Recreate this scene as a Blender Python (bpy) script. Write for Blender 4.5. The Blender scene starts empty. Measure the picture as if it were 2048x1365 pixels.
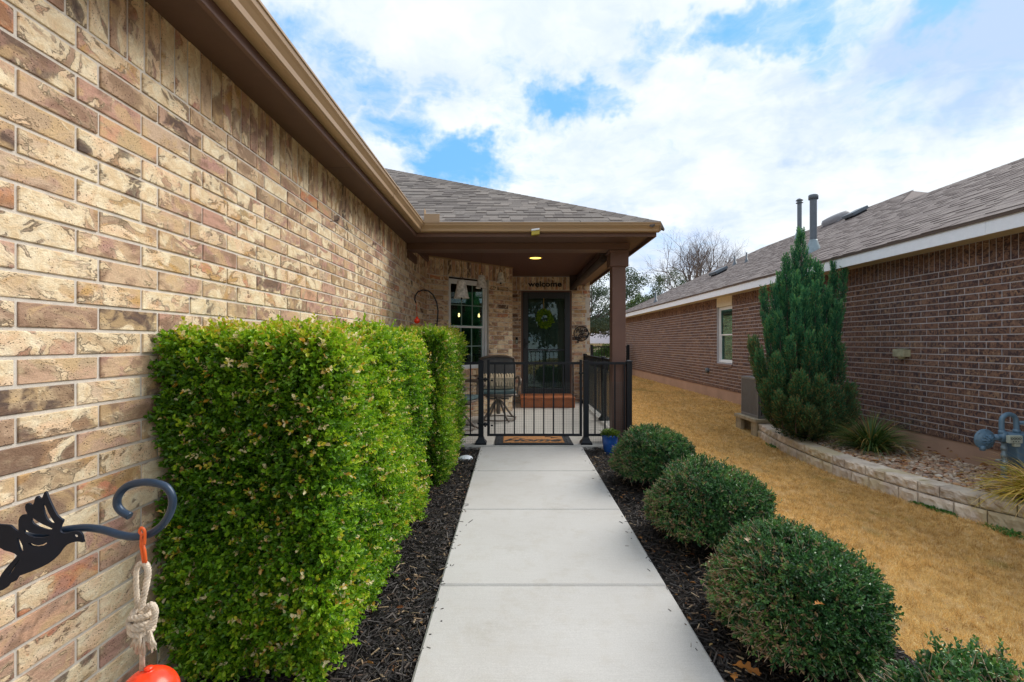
import bpy, math, random
import numpy as np
from mathutils import Vector, Matrix
random.seed(7); rng = np.random.default_rng(7)
SC = bpy.context.scene
COL = SC.collection
ZC = 1.22                       # eye height above the porch floor; all z below are written relative to the eye
F, CX, CY = 975.0, 1027.0, 686.0
def P(px, py, Y):               # a measured direction and a distance give a place in metres
    return np.array([(px-CX)*Y/F, Y, (CY-py)*Y/F])
R = math.radians

# ------------------------------------------------------------------ materials
def new_mat(name):
    m = bpy.data.materials.new(name); m.use_nodes = True
    nt = m.node_tree; nt.nodes.clear()
    out = nt.nodes.new('ShaderNodeOutputMaterial')
    b = nt.nodes.new('ShaderNodeBsdfPrincipled')
    nt.links.new(b.outputs[0], out.inputs[0])
    return m, nt, b, out
class G:
    """small helper to write node graphs"""
    def __init__(s, nt): s.nt = nt
    def n(s, t, **kw):
        nd = s.nt.nodes.new(t)
        for k, v in kw.items(): setattr(nd, k, v)
        return nd
    def put(s, sock, v):
        if isinstance(v, bpy.types.NodeSocket): s.nt.links.new(v, sock)
        elif v is not None:
            if hasattr(sock.default_value, '__len__') and not hasattr(v, '__len__'): v = (v, v, v)
            if hasattr(sock.default_value, '__len__') and len(sock.default_value) == 4 and len(v) == 3: v = (*v, 1)
            sock.default_value = v
    def math(s, op, a, b=None, c=None, clamp=False):
        nd = s.n('ShaderNodeMath', operation=op, use_clamp=clamp)
        s.put(nd.inputs[0], a)
        if b is not None: s.put(nd.inputs[1], b)
        if c is not None: s.put(nd.inputs[2], c)
        return nd.outputs[0]
    def vmath(s, op, a, b=None, out=0):
        nd = s.n('ShaderNodeVectorMath', operation=op); s.put(nd.inputs[0], a)
        if b is not None: s.put(nd.inputs[3] if op == 'SCALE' else nd.inputs[1], b)
        return nd.outputs[out]
    def mix(s, f, a, b, mode='MIX'):
        nd = s.n('ShaderNodeMix', data_type='RGBA', blend_type=mode)
        s.put(nd.inputs[0], f); s.put(nd.inputs[6], a); s.put(nd.inputs[7], b)
        return nd.outputs[2]
    def rng(s, v, a, b, c=0.0, d=1.0, smooth=False):
        nd = s.n('ShaderNodeMapRange', interpolation_type='SMOOTHSTEP' if smooth else 'LINEAR')
        for i, x in enumerate((v, a, b, c, d)): s.put(nd.inputs[i], x)
        return nd.outputs[0]
    def noise(s, vec, scale, detail=3, rough=.5, dist=0.0, out=0):
        nd = s.n('ShaderNodeTexNoise'); s.put(nd.inputs['Vector'], vec)
        nd.inputs['Scale'].default_value = scale; nd.inputs['Detail'].default_value = detail
        nd.inputs['Roughness'].default_value = rough; nd.inputs['Distortion'].default_value = dist
        return nd.outputs[out]
    def voro(s, vec, scale, feature='F1', out=0):
        nd = s.n('ShaderNodeTexVoronoi', feature=feature); s.put(nd.inputs['Vector'], vec)
        nd.inputs['Scale'].default_value = scale
        return nd.outputs[out]
    def ramp(s, f, stops, mode='LINEAR'):
        nd = s.n('ShaderNodeValToRGB'); cr = nd.color_ramp; cr.interpolation = mode
        while len(cr.elements) < len(stops): cr.elements.new(.5)
        for e, (p, c) in zip(cr.elements, stops):
            e.position = p; e.color = (*c, 1) if len(c) == 3 else c
        s.put(nd.inputs[0], f)
        return nd.outputs[0]
    def attr(s, name, out='Fac'):
        nd = s.n('ShaderNodeAttribute'); nd.attribute_name = name
        return nd.outputs[out]
    def obj(s): return s.n('ShaderNodeTexCoord').outputs['Object']
    def uv(s): return s.n('ShaderNodeTexCoord').outputs['UV']
    def pos(s): return s.n('ShaderNodeNewGeometry').outputs['Position']
    def bump(s, h, strength=.5, dist=.01, normal=None):
        nd = s.n('ShaderNodeBump'); nd.inputs['Strength'].default_value = strength
        nd.inputs['Distance'].default_value = dist; s.put(nd.inputs['Height'], h)
        if normal is not None: s.put(nd.inputs['Normal'], normal)
        return nd.outputs[0]
    def xyz(s, x, y, z):
        nd = s.n('ShaderNodeCombineXYZ')
        for i, v in enumerate((x, y, z)): s.put(nd.inputs[i], v)
        return nd.outputs[0]
    def sep(s, v):
        nd = s.n('ShaderNodeSeparateXYZ'); s.put(nd.inputs[0], v); return nd.outputs

def plain(name, col, rough=.6, metal=0.0, var=.12, scale=14, bump=.0, bscale=120, spec=.5):
    m, nt, b, _ = new_mat(name); g = G(nt)
    v = g.pos()
    n = g.noise(v, scale, 4, .6)
    f = g.rng(n, .3, .7, 1-var, 1+var)
    c = g.vmath('SCALE', g.mix(0, col, col), f)
    g.put(b.inputs['Base Color'], c)
    b.inputs['Roughness'].default_value = rough; b.inputs['Metallic'].default_value = metal
    b.inputs['Specular IOR Level'].default_value = spec
    if bump:
        g.put(b.inputs['Normal'], g.bump(g.noise(v, bscale, 4, .6), bump, .004))
    return m

def brick_mat(name, stops, cream, cream_lo, cream_hi, vein=True, big=9.0):
    m, nt, b, _ = new_mat(name); g = G(nt)
    rnd = g.attr('rnd'); uv = g.uv(); s = g.sep(uv)
    r2 = g.math('FRACT', g.math('MULTIPLY', rnd, 13.37)); r3 = g.math('FRACT', g.math('MULTIPLY', rnd, 71.9))
    vec = g.xyz(g.math('MULTIPLY', s[0], 1.0 if vein else 2.0), g.math('MULTIPLY', s[1], 1.4), g.math('MULTIPLY', rnd, 40.0))
    base = g.ramp(rnd, stops)
    n1 = g.noise(vec, big, 3, .55, 1.2)
    n2 = g.noise(vec, big*3.4, 5, .62, .8)
    n3 = g.noise(g.vmath('ADD', vec, (5.2, 1.3, 9.1)), big*.9, 3, .55, 1.0)
    n4 = g.noise(g.vmath('ADD', vec, (2.2, 8.3, 3.1)), big*1.2, 3, .6, .6)
    mixn = g.math('ADD', g.math('MULTIPLY', n1, .72), g.math('MULTIPLY', n2, .28))
    if vein:
        alt = g.ramp(r2, [(0, (.46, .21, .17)), (.3, (.56, .35, .14)), (.5, (.30, .19, .14)), (.75, (.52, .30, .25)), (1, (.50, .38, .24))])
        base = g.mix(g.rng(n3, .47, .60, smooth=True), base, alt)
        base = g.mix(g.math('MULTIPLY', g.rng(g.math('ADD', n4, g.math('MULTIPLY', r3, .10)), .59, .68), .65), base, (.25, .155, .10))
        base = g.mix(g.math('MULTIPLY', g.rng(g.math('SUBTRACT', n4, g.math('MULTIPLY', r2, .06)), .43, .35), .6), base, (.64, .45, .24))
    else:
        base = g.mix(g.rng(n3, .47, .58), base, (.060, .042, .048))
        base = g.mix(g.math('MULTIPLY', g.rng(n4, .52, .62), .75), base, (.30, .185, .13))
    cut = g.rng(r2, 0, 1, cream_lo, cream_hi)
    kd = g.math('SUBTRACT', mixn, cut); k = g.math('ADD', g.math('MULTIPLY', g.rng(kd, -.012, .02, smooth=True), .45), g.math('MULTIPLY', g.rng(kd, -.09, .12, smooth=True), .55))
    crm = g.mix(g.rng(n2, .38, .62), cream, (cream[0]*.80, cream[1]*.70, cream[2]*.60))
    crm = g.mix(g.math('MULTIPLY', g.rng(n3, .5, .62), .5), crm, (cream[0]*.9, cream[1]*.66, cream[2]*.58))
    c = g.mix(k, base, crm)
    fold = g.math('ABSOLUTE', g.math('SUBTRACT', g.math('SUBTRACT', mixn, cut), .012))
    fl = g.math('MULTIPLY', g.rng(fold, .0, .012, 1, 0), g.rng(n4, .42, .54))
    c = g.mix(g.math('MULTIPLY', fl, .6), c, (.16, .09, .06))
    vo = g.voro(vec, 110); pit = g.math('MULTIPLY', g.rng(vo, .12, .24, 1, 0), g.rng(n3, .46, .54))
    c = g.mix(g.math('MULTIPLY', pit, .75), c, (.07, .04, .03))
    fine = g.noise(vec, 190, 3, .75)
    c = g.vmath('SCALE', c, g.rng(fine, .25, .75, .78, 1.20))
    c = g.vmath('SCALE', c, g.rng(g.noise(g.pos(), .8, 3, .5), .3, .7, .93, 1.06))
    g.put(b.inputs['Base Color'], c); b.inputs['Roughness'].default_value = .9
    b.inputs['Specular IOR Level'].default_value = .2
    h = g.math('ADD', g.math('MULTIPLY', k, .5), g.math('MULTIPLY', n2, .7))
    h = g.math('SUBTRACT', h, g.math('ADD', g.math('MULTIPLY', fl, .8), g.math('MULTIPLY', pit, .6)))
    h = g.math('ADD', h, g.math('MULTIPLY', fine, .45))
    g.put(b.inputs['Normal'], g.bump(h, .9, .006))
    return m

def leaf_mat(name, stops, rough=.45, trans=.25, spec=.4, patch=None):
    m, nt, b, out = new_mat(name); g = G(nt)
    rnd = g.attr('rnd')
    c = g.ramp(rnd, stops)
    if patch: # whole patches of the plant that have another colour
        n = g.noise(g.pos(), patch[0], 2, .5)
        c = g.mix(g.rng(n, patch[1], patch[2]), c, g.mix(.6, c, patch[3]))
    g.put(b.inputs['Base Color'], c); b.inputs['Roughness'].default_value = rough
    b.inputs['Specular IOR Level'].default_value = spec
    if trans:
        t = g.n('ShaderNodeBsdfTranslucent'); g.put(t.inputs[0], g.vmath('MULTIPLY', c, (1.15, 1.25, .6)))
        mx = g.n('ShaderNodeMixShader'); mx.inputs[0].default_value = trans
        nt.links.new(b.outputs[0], mx.inputs[1]); nt.links.new(t.outputs[0], mx.inputs[2])
        nt.links.new(mx.outputs[0], out.inputs[0])
    return m

def glass_mat(name, tint=(.8, .95, .9), refl=1.0):
    m = bpy.data.materials.new(name); m.use_nodes = True; nt = m.node_tree; nt.nodes.clear(); g = G(nt)
    out = g.n('ShaderNodeOutputMaterial'); tr = g.n('ShaderNodeBsdfTransparent'); gl = g.n('ShaderNodeBsdfGlossy')
    g.put(tr.inputs[0], tint); gl.inputs['Roughness'].default_value = .01
    g.put(gl.inputs['Color'], (.9*refl, .97*refl, 1.0*refl))
    fr = g.n('ShaderNodeFresnel'); fr.inputs[0].default_value = 1.6
    mx = g.n('ShaderNodeMixShader'); g.put(mx.inputs[0], g.math('MULTIPLY', fr.outputs[0], .55, clamp=True))
    nt.links.new(tr.outputs[0], mx.inputs[1]); nt.links.new(gl.outputs[0], mx.inputs[2]); nt.links.new(mx.outputs[0], out.inputs[0])
    return m

def emit_mat(name, col, st):
    m = bpy.data.materials.new(name); m.use_nodes = True; nt = m.node_tree; nt.nodes.clear()
    out = nt.nodes.new('ShaderNodeOutputMaterial'); e = nt.nodes.new('ShaderNodeEmission')
    e.inputs[0].default_value = (*col, 1); e.inputs[1].default_value = st
    nt.links.new(e.outputs[0], out.inputs[0]); return m

M = {}
M['brick'] = brick_mat('tan_brick', [(0, (.50, .27, .22)), (.16, (.62, .46, .30)), (.32, (.52, .28, .23)), (.46, (.60, .45, .28)),
     (.58, (.38, .24, .17)), (.70, (.66, .50, .36)), (.79, (.60, .22, .12)), (.83, (.48, .33, .16)), (.90, (.28, .18, .13)), (.95, (.15, .10, .08)), (1, (.10, .075, .065))], (.90, .79, .58), .41, .60, big=6.4)
M['nbrick'] = brick_mat('brown_brick', [(0, (.15, .088, .070)), (.3, (.205, .115, .084)), (.55, (.125, .074, .066)), (.75, (.24, .14, .10)),
     (.9, (.095, .062, .066)), (1, (.27, .17, .12))], (.40, .29, .21), .54, .68, vein=False, big=14.0)
def mortar(name, col):
    m, nt, b, _ = new_mat(name); g = G(nt); v = g.pos()
    c = g.mix(g.noise(v, 40, 4), tuple(x*.8 for x in col), tuple(x*1.15 for x in col)); g.put(b.inputs['Base Color'], c)
    b.inputs['Roughness'].default_value = .95
    g.put(b.inputs['Normal'], g.bump(g.noise(v, 260, 3, .7), .6, .004)); return m
M['mortar'] = mortar('grey_mortar', (.64, .59, .53)); M['nmortar'] = mortar('pale_mortar', (.50, .49, .53))
M['trim'] = plain('brown_trim', (.120, .062, .045), .55, var=.1, scale=3, bump=.12, bscale=40)
M['soffit'] = plain('brown_soffit', (.105, .055, .040), .6, var=.08)
M['ceil'] = plain('brown_ceiling', (.11, .05, .038), .7)
M['gutter'] = plain('tan_gutter', (.35, .235, .135), .38, var=.06, scale=3)
M['black'] = plain('black_metal', (.008, .011, .017), .45, .0, .15, spec=.3)
M['doorblack'] = plain('black_door', (.012, .018, .028), .4, .0, .1)
M['woodstep'] = plain('terracotta_paint', (.42, .125, .035), .6, var=.25, scale=6)
M['white'] = plain('white_paint', (.80, .86, .95), .5, var=.04)
M['vinyl'] = plain('white_vinyl', (.72, .76, .80), .4, var=.03)
M['cream'] = plain('cream_paint', (.62, .55, .40), .6, var=.06)
M['stonebell'] = plain('weathered_stone', (.66, .64, .60), .85, var=.4, scale=30, bump=.6)
M['glass'] = glass_mat('window_glass')
M['nglass'] = glass_mat('tinted_window_glass', (.35, .62, .52))
M['dark'] = plain('dark_room', (.010, .012, .014), .9, var=.05)
M['doorwood'] = plain('dark_door', (.020, .012, .010), .5, var=.2)
M['hook'] = plain('blue_grey_metal', (.022, .045, .085), .35, .2, .2)
M['birdm'] = plain('navy_metal', (.004, .009, .022), .6, .0, .2, spec=.3)
M['orange'] = plain('orange_wire', (.75, .12, .02), .4, var=.1)
M['red'] = plain('red_glass', (.95, .055, .015), .25, var=.25, scale=60)
M['rope'] = plain('cotton_rope', (.72, .62, .50), .95, var=.25, scale=80, bump=.8, bscale=500)
M['ac'] = plain('grey_ac', (.16, .165, .175), .5, var=.08)
M['concrete_pad'] = plain('pad_concrete', (.36, .31, .22), .9, var=.25, bump=.5)
M['foundation'] = plain('foundation', (.40, .26, .19), .9, var=.12, scale=2.5, bump=.4)
M['gas'] = plain('blue_grey_enamel', (.115, .21, .31), .42, var=.1)
M['galv'] = plain('galvanised', (.22, .29, .33), .45, .3, .15)
M['flue'] = plain('flue_grey', (.10, .125, .155), .5, .1, .12)
M['label'] = plain('meter_index', (.42, .48, .42), .4)
M['bluepot'] = plain('blue_glaze', (.02, .09, .36), .18, var=.25)
M['sling'] = plain('charcoal_sling', (.13, .135, .14), .8, var=.15)
M['chairm'] = plain('bronze_chair', (.16, .125, .10), .5, .1, .25)
M['cushion'] = plain('beige_cushion', (.62, .52, .37), .9, var=.3, scale=35)
M['seatpad'] = plain('slate_seatpad', (.10, .16, .17), .9, var=.2)
M['coir'] = plain('coir', (.42, .20, .075), 1.0, var=.35, scale=60, bump=.8)
M['rubber'] = plain('black_rubber', (.02, .024, .032), .6, var=.4, scale=90, bump=.6)
M['ribbon'] = plain('ochre_ribbon', (.30, .20, .05), .7)
M['shade'] = plain('dark_rolled_shade', (.045, .028, .022), .7)
M['glow'] = emit_mat('lamp_glow', (1.0, .62, .10), 3.0)
M['bulb'] = emit_mat('bulb_glow', (1.0, .55, .22), 4.0)
M['bark'] = plain('bark', (.085, .065, .055), .95, var=.35, scale=9, bump=.6, bscale=30)
M['greybark'] = plain('grey_bark', (.12, .10, .10), .95, var=.3)
M['twig'] = plain('tan_twig', (.40, .29, .19), .8, var=.35, scale=25)
M['core'] = plain('dark_shade_core', (.014, .026, .006), 1.0, var=.7, scale=30)  # solid plant cores, with the inner shade put into their colour
M['box_leaf'] = leaf_mat('boxwood_leaf', [(0, (.035, .105, .006)), (.25, (.095, .24, .012)), (.5, (.22, .41, .018)), (.72, (.40, .56, .03)),
     (.88, (.62, .55, .07)), (.935, (.60, .33, .04)), (.972, (.70, .55, .30)), (1, (.80, .72, .45))], .42, .3, .45)
M['box_leaf2'] = leaf_mat('boxwood_leaf_sunny', [(0, (.05, .12, .008)), (.4, (.14, .25, .016)), (.75, (.25, .38, .035)), (.88, (.45, .47, .08)), (.95, (.72, .62, .28)), (1, (.5, .28, .05))], .42, .3, .45)
M['yaupon'] = leaf_mat('holly_leaf', [(0, (.014, .050, .018)), (.35, (.038, .125, .040)), (.7, (.085, .22, .060)), (.92, (.16, .30, .07)), (.97, (.16, .14, .05)), (1, (.34, .22, .12))], .33, .12, .6)
M['juniper'] = leaf_mat('juniper_leaf', [(0, (.010, .050, .034)), (.45, (.030, .14, .080)), (.75, (.065, .235, .11)), (1, (.15, .34, .13))], .6, .15, .2)
M['juniper_old'] = leaf_mat('juniper_old_leaf', [(0, (.035, .065, .035)), (.5, (.10, .14, .06)), (.85, (.21, .20, .08)), (1, (.32, .25, .11))], .7, .12, .2)
M['liriope'] = leaf_mat('liriope_leaf', [(0, (.03, .085, .025)), (.5, (.07, .15, .04)), (.8, (.15, .21, .055)), (.92, (.32, .26, .07)), (1, (.45, .28, .10))], .45, .2, .5)
M['yellowgrass'] = leaf_mat('yellow_grass_leaf', [(0, (.24, .25, .03)), (.35, (.55, .44, .06)), (.7, (.75, .50, .13)), (1, (.80, .62, .34))], .5, .3, .4)
M['oak_leaf'] = leaf_mat('live_oak_leaf', [(0, (.035, .060, .045)), (.5, (.07, .11, .075)), (.85, (.12, .165, .11)), (1, (.2, .22, .13))], .5, .15)
M['fresh_leaf'] = leaf_mat('fresh_leaf', [(0, (.06, .12, .02)), (.6, (.13, .21, .04)), (1, (.22, .28, .06))], .5, .2)
M['hedge_leaf'] = leaf_mat('far_hedge_leaf', [(0, (.02, .07, .01)), (.6, (.05, .13, .02)), (1, (.13, .22, .04))], .5, .2)
M['wreath'] = leaf_mat('wreath_leaf', [(0, (.05, .13, .006)), (.6, (.13, .27, .012)), (1, (.30, .42, .03))], .5, .2)
M['dead_leaf'] = leaf_mat('dead_leaf', [(0, (.12, .045, .02)), (.4, (.24, .09, .035)), (.8, (.38, .19, .07)), (1, (.55, .40, .18))], .7, .1, .3)
M['orangeleaf'] = leaf_mat('orange_oak_leaf', [(0, (.50, .19, .045)), (1, (.60, .26, .06))], .6, .15, .3)
M['weed'] = leaf_mat('weed_leaf', [(0, (.03, .13, .03)), (1, (.10, .28, .05))], .5, .2)

# lawn blades: straw colour with worn and denser patches
m, nt, b, out = new_mat('dormant_grass'); g = G(nt)
c = g.ramp(g.attr('rnd'), [(0, (.50, .29, .09)), (.3, (.86, .56, .20)), (.65, (.97, .71, .28)), (1, (.98, .84, .50))])
nz = g.noise(g.pos(), 1.1, 4, .65)
sp = g.sep(g.pos())
side = g.rng(sp[0], 2.0, 3.6)
far = g.rng(sp[1], 9, 20)
nz2 = g.noise(g.pos(), 7.5, 3, .6)
k = g.math('MULTIPLY', g.rng(g.math('ADD', g.math('MULTIPLY', nz, .6), g.math('MULTIPLY', nz2, .4)), .40, .60), g.math('MULTIPLY_ADD', side, .60, .06))
c = g.mix(k, c, g.mix(.60, c, (.30, .16, .05)))
c = g.mix(g.math('MULTIPLY', g.rng(g.noise(g.pos(), 13, 3, .65), .48, .60), .55), c, (.30, .155, .045))
c = g.mix(g.math('MULTIPLY', g.rng(g.noise(g.pos(), 9, 2, .6), .55, .66), .5), c, (.95, .80, .52))
c = g.mix(g.math('MULTIPLY', g.rng(g.noise(g.pos(), 2.3, 3, .6), .62, .70), .35), c, (.20, .24, .05))
c = g.mix(g.math('MULTIPLY', g.rng(g.noise(g.pos(), .9, 2), .55, .68), g.math('MULTIPLY', far, .8)), c, (.14, .16, .03))
g.put(b.inputs['Base Color'], c); b.inputs['Roughness'].default_value = .7; b.inputs['Specular IOR Level'].default_value = .25
t_ = g.n('ShaderNodeBsdfTranslucent'); g.put(t_.inputs[0], c); mx_ = g.n('ShaderNodeMixShader'); mx_.inputs[0].default_value = .3
nt.links.new(b.outputs[0], mx_.inputs[1]); nt.links.new(t_.outputs[0], mx_.inputs[2]); nt.links.new(mx_.outputs[0], out.inputs[0])
M['grass'] = m
m, nt, b, out = new_mat('ground_straw'); g = G(nt); v = g.pos()
c = g.mix(g.noise(v, 30, 5, .7), (.42, .25, .08), (.78, .53, .20))
g.put(b.inputs['Base Color'], c); b.inputs['Roughness'].default_value = 1
g.put(b.inputs['Normal'], g.bump(g.noise(v, 60, 5, .7), .8, .02)); M['ground'] = m
m, nt, b, out = new_mat('mulch_soil'); g = G(nt); v = g.pos()
g.put(b.inputs['Base Color'], g.mix(g.noise(v, 60, 4, .7), (.006, .005, .005), (.03, .024, .022))); b.inputs['Roughness'].default_value = 1
g.put(b.inputs['Normal'], g.bump(g.noise(v, 70, 4, .7), 1, .02)); M['soil'] = m
m, nt, b, out = new_mat('mulch_chip'); g = G(nt)
g.put(b.inputs['Base Color'], g.ramp(g.attr('rnd'), [(0, (.012, .010, .010)), (.6, (.034, .029, .028)), (.88, (.075, .060, .052)), (.95, (.13, .075, .045)), (.975, (.26, .18, .11)), (1, (.5, .38, .24))]))
b.inputs['Roughness'].default_value = .6; b.inputs['Specular IOR Level'].default_value = .5; M['chip'] = m
m, nt, b, out = new_mat('river_pebble'); g = G(nt)
c = g.ramp(g.attr('rnd'), [(0, (.24, .15, .10)), (.2, (.44, .35, .26)), (.38, (.36, .18, .10)), (.55, (.56, .48, .39)), (.7, (.30, .22, .19)), (.85, (.48, .26, .11)), (1, (.68, .62, .53))])
c = g.vmath('SCALE', c, g.rng(g.noise(g.pos(), 60, 3), .3, .7, .8, 1.15))
g.put(b.inputs['Base Color'], c); b.inputs['Roughness'].default_value = .6; M['pebble'] = m
# concrete
def concrete(name, c1, c2, tint):
    m, nt, b, out = new_mat(name); g = G(nt); v = g.pos()
    big = g.noise(v, 1.3, 4, .55); fine = g.noise(v, 170, 3, .7); mid = g.noise(v, 9, 5, .65)
    c = g.mix(g.rng(big, .3, .7), c1, c2)
    c = g.mix(g.math('MULTIPLY', g.rng(mid, .50, .72), .45), c, tint)
    c = g.mix(g.math('MULTIPLY', g.rng(g.noise(v, 3.1, 6, .7), .56, .70), .30), c, (.33, .29, .23))
    br = g.noise(g.vmath('MULTIPLY', v, (6, 160, 1)), 1.0, 3, .6); c = g.vmath('SCALE', c, g.rng(br, .3, .7, .96, 1.04))
    c = g.vmath('SCALE', c, g.rng(fine, .2, .8, .86, 1.12))
    sp = g.voro(v, 75); c = g.mix(g.math('MULTIPLY', g.rng(sp, .07, .13, 1, 0), .25), c, (.2, .17, .13))
    sand = g.noise(v, 420, 2, .8)
    c = g.vmath('SCALE', c, g.rng(sand, .25, .75, .90, 1.10))
    g.put(b.inputs['Base Color'], c); b.inputs['Roughness'].default_value = .85
    g.put(b.inputs['Normal'], g.bump(g.math('ADD', fine, g.math('MULTIPLY', mid, .6)), .25, .002)); return m
M['walk'] = concrete('walk_concrete', (.48, .47, .455), (.53, .525, .515), (.44, .415, .375))
M['porch'] = concrete('porch_concrete', (.50, .48, .45), (.54, .53, .50), (.42, .40, .36))
# stone blocks
m, nt, b, out = new_mat('limestone_block'); g = G(nt); v = g.pos()
n = g.noise(v, 7, 5, .6); c = g.mix(g.rng(n, .35, .65), (.50, .42, .35), (.68, .60, .50))
c = g.mix(g.math('MULTIPLY', g.rng(g.noise(v, 3.3, 3), .5, .6), .6), c, (.46, .38, .20))
c = g.vmath('SCALE', c, g.rng(g.attr('rnd'), 0, 1, .82, 1.15))
g.put(b.inputs['Base Color'], c); b.inputs['Roughness'].default_value = .9
g.put(b.inputs['Normal'], g.bump(g.noise(v, 45, 5, .65), .7, .01)); M['limestone'] = m
# shingles
def shingle(name, stops):
    m, nt, b, out = new_mat(name); g = G(nt); v = g.pos()
    c = g.ramp(g.attr('rnd'), stops)
    c = g.vmath('SCALE', c, g.rng(g.noise(v, 110, 3, .8), .25, .75, .72, 1.28))
    c = g.vmath('SCALE', c, g.rng(g.noise(v, 1.0, 3, .5), .3, .7, .92, 1.08))
    g.put(b.inputs['Base Color'], c); b.inputs['Roughness'].default_value = .95
    g.put(b.inputs['Normal'], g.bump(g.noise(v, 200, 2, .8), .6, .004)); return m
M['shingle'] = shingle('brown_grey_shingle', [(0, (.105, .09, .085)), (.5, (.155, .138, .128)), (1, (.205, .18, .165))])
M['nshingle'] = shingle('taupe_shingle', [(0, (.145, .118, .114)), (.5, (.18, .15, .145)), (1, (.215, .185, .175))])
M['farroof'] = plain('far_grey_roof', (.36, .34, .38), .9, var=.12)

# ------------------------------------------------------------------ mesh helpers
def wloc(o):
    v = Vector((0, 0, 0))
    while o is not None: v += o.location; o = o.parent
    return v
def link(o, parent=None):
    COL.objects.link(o)
    if parent is not None: o.parent = parent
    return o
def arr_mesh(name, V, faces, mat, parent=None, rnd=None, smooth=False, uv=None, midx=None):
    """V Nx3 (eye-relative world coordinates); faces: list of int arrays (FxK)"""
    V = np.asarray(V, dtype=np.float64).copy(); V[:, 2] += ZC
    if parent is not None: V -= np.array(wloc(parent))
    me = bpy.data.meshes.new(name)
    faces = [np.asarray(f, dtype=np.int32) for f in faces if len(f)]
    nl = sum(f.size for f in faces); nf = sum(len(f) for f in faces)
    me.vertices.add(len(V)); me.vertices.foreach_set('co', V.astype(np.float32).ravel())
    me.loops.add(nl); me.loops.foreach_set('vertex_index', np.concatenate([f.ravel() for f in faces]))
    me.polygons.add(nf)
    tot = np.concatenate([np.full(len(f), f.shape[1], dtype=np.int32) for f in faces])
    st = np.concatenate([[0], np.cumsum(tot)[:-1]]).astype(np.int32)
    me.polygons.foreach_set('loop_start', st); me.polygons.foreach_set('loop_total', tot)
    for mm in (mat if isinstance(mat, list) else [mat]): me.materials.append(mm)
    if midx is not None: me.polygons.foreach_set('material_index', np.asarray(midx, dtype=np.int32))
    me.polygons.foreach_set('use_smooth', np.full(nf, smooth) if not hasattr(smooth, '__len__') else np.asarray(smooth))
    me.update(calc_edges=True)
    if rnd is not None:
        a = me.attributes.new('rnd', 'FLOAT', 'FACE'); a.data.foreach_set('value', np.asarray(rnd, dtype=np.float32))
    if uv is not None:
        l = me.uv_layers.new(name='UVMap'); l.data.foreach_set('uv', np.asarray(uv, dtype=np.float32).ravel())
    me.validate()
    return link(bpy.data.objects.new(name, me), parent)

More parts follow.
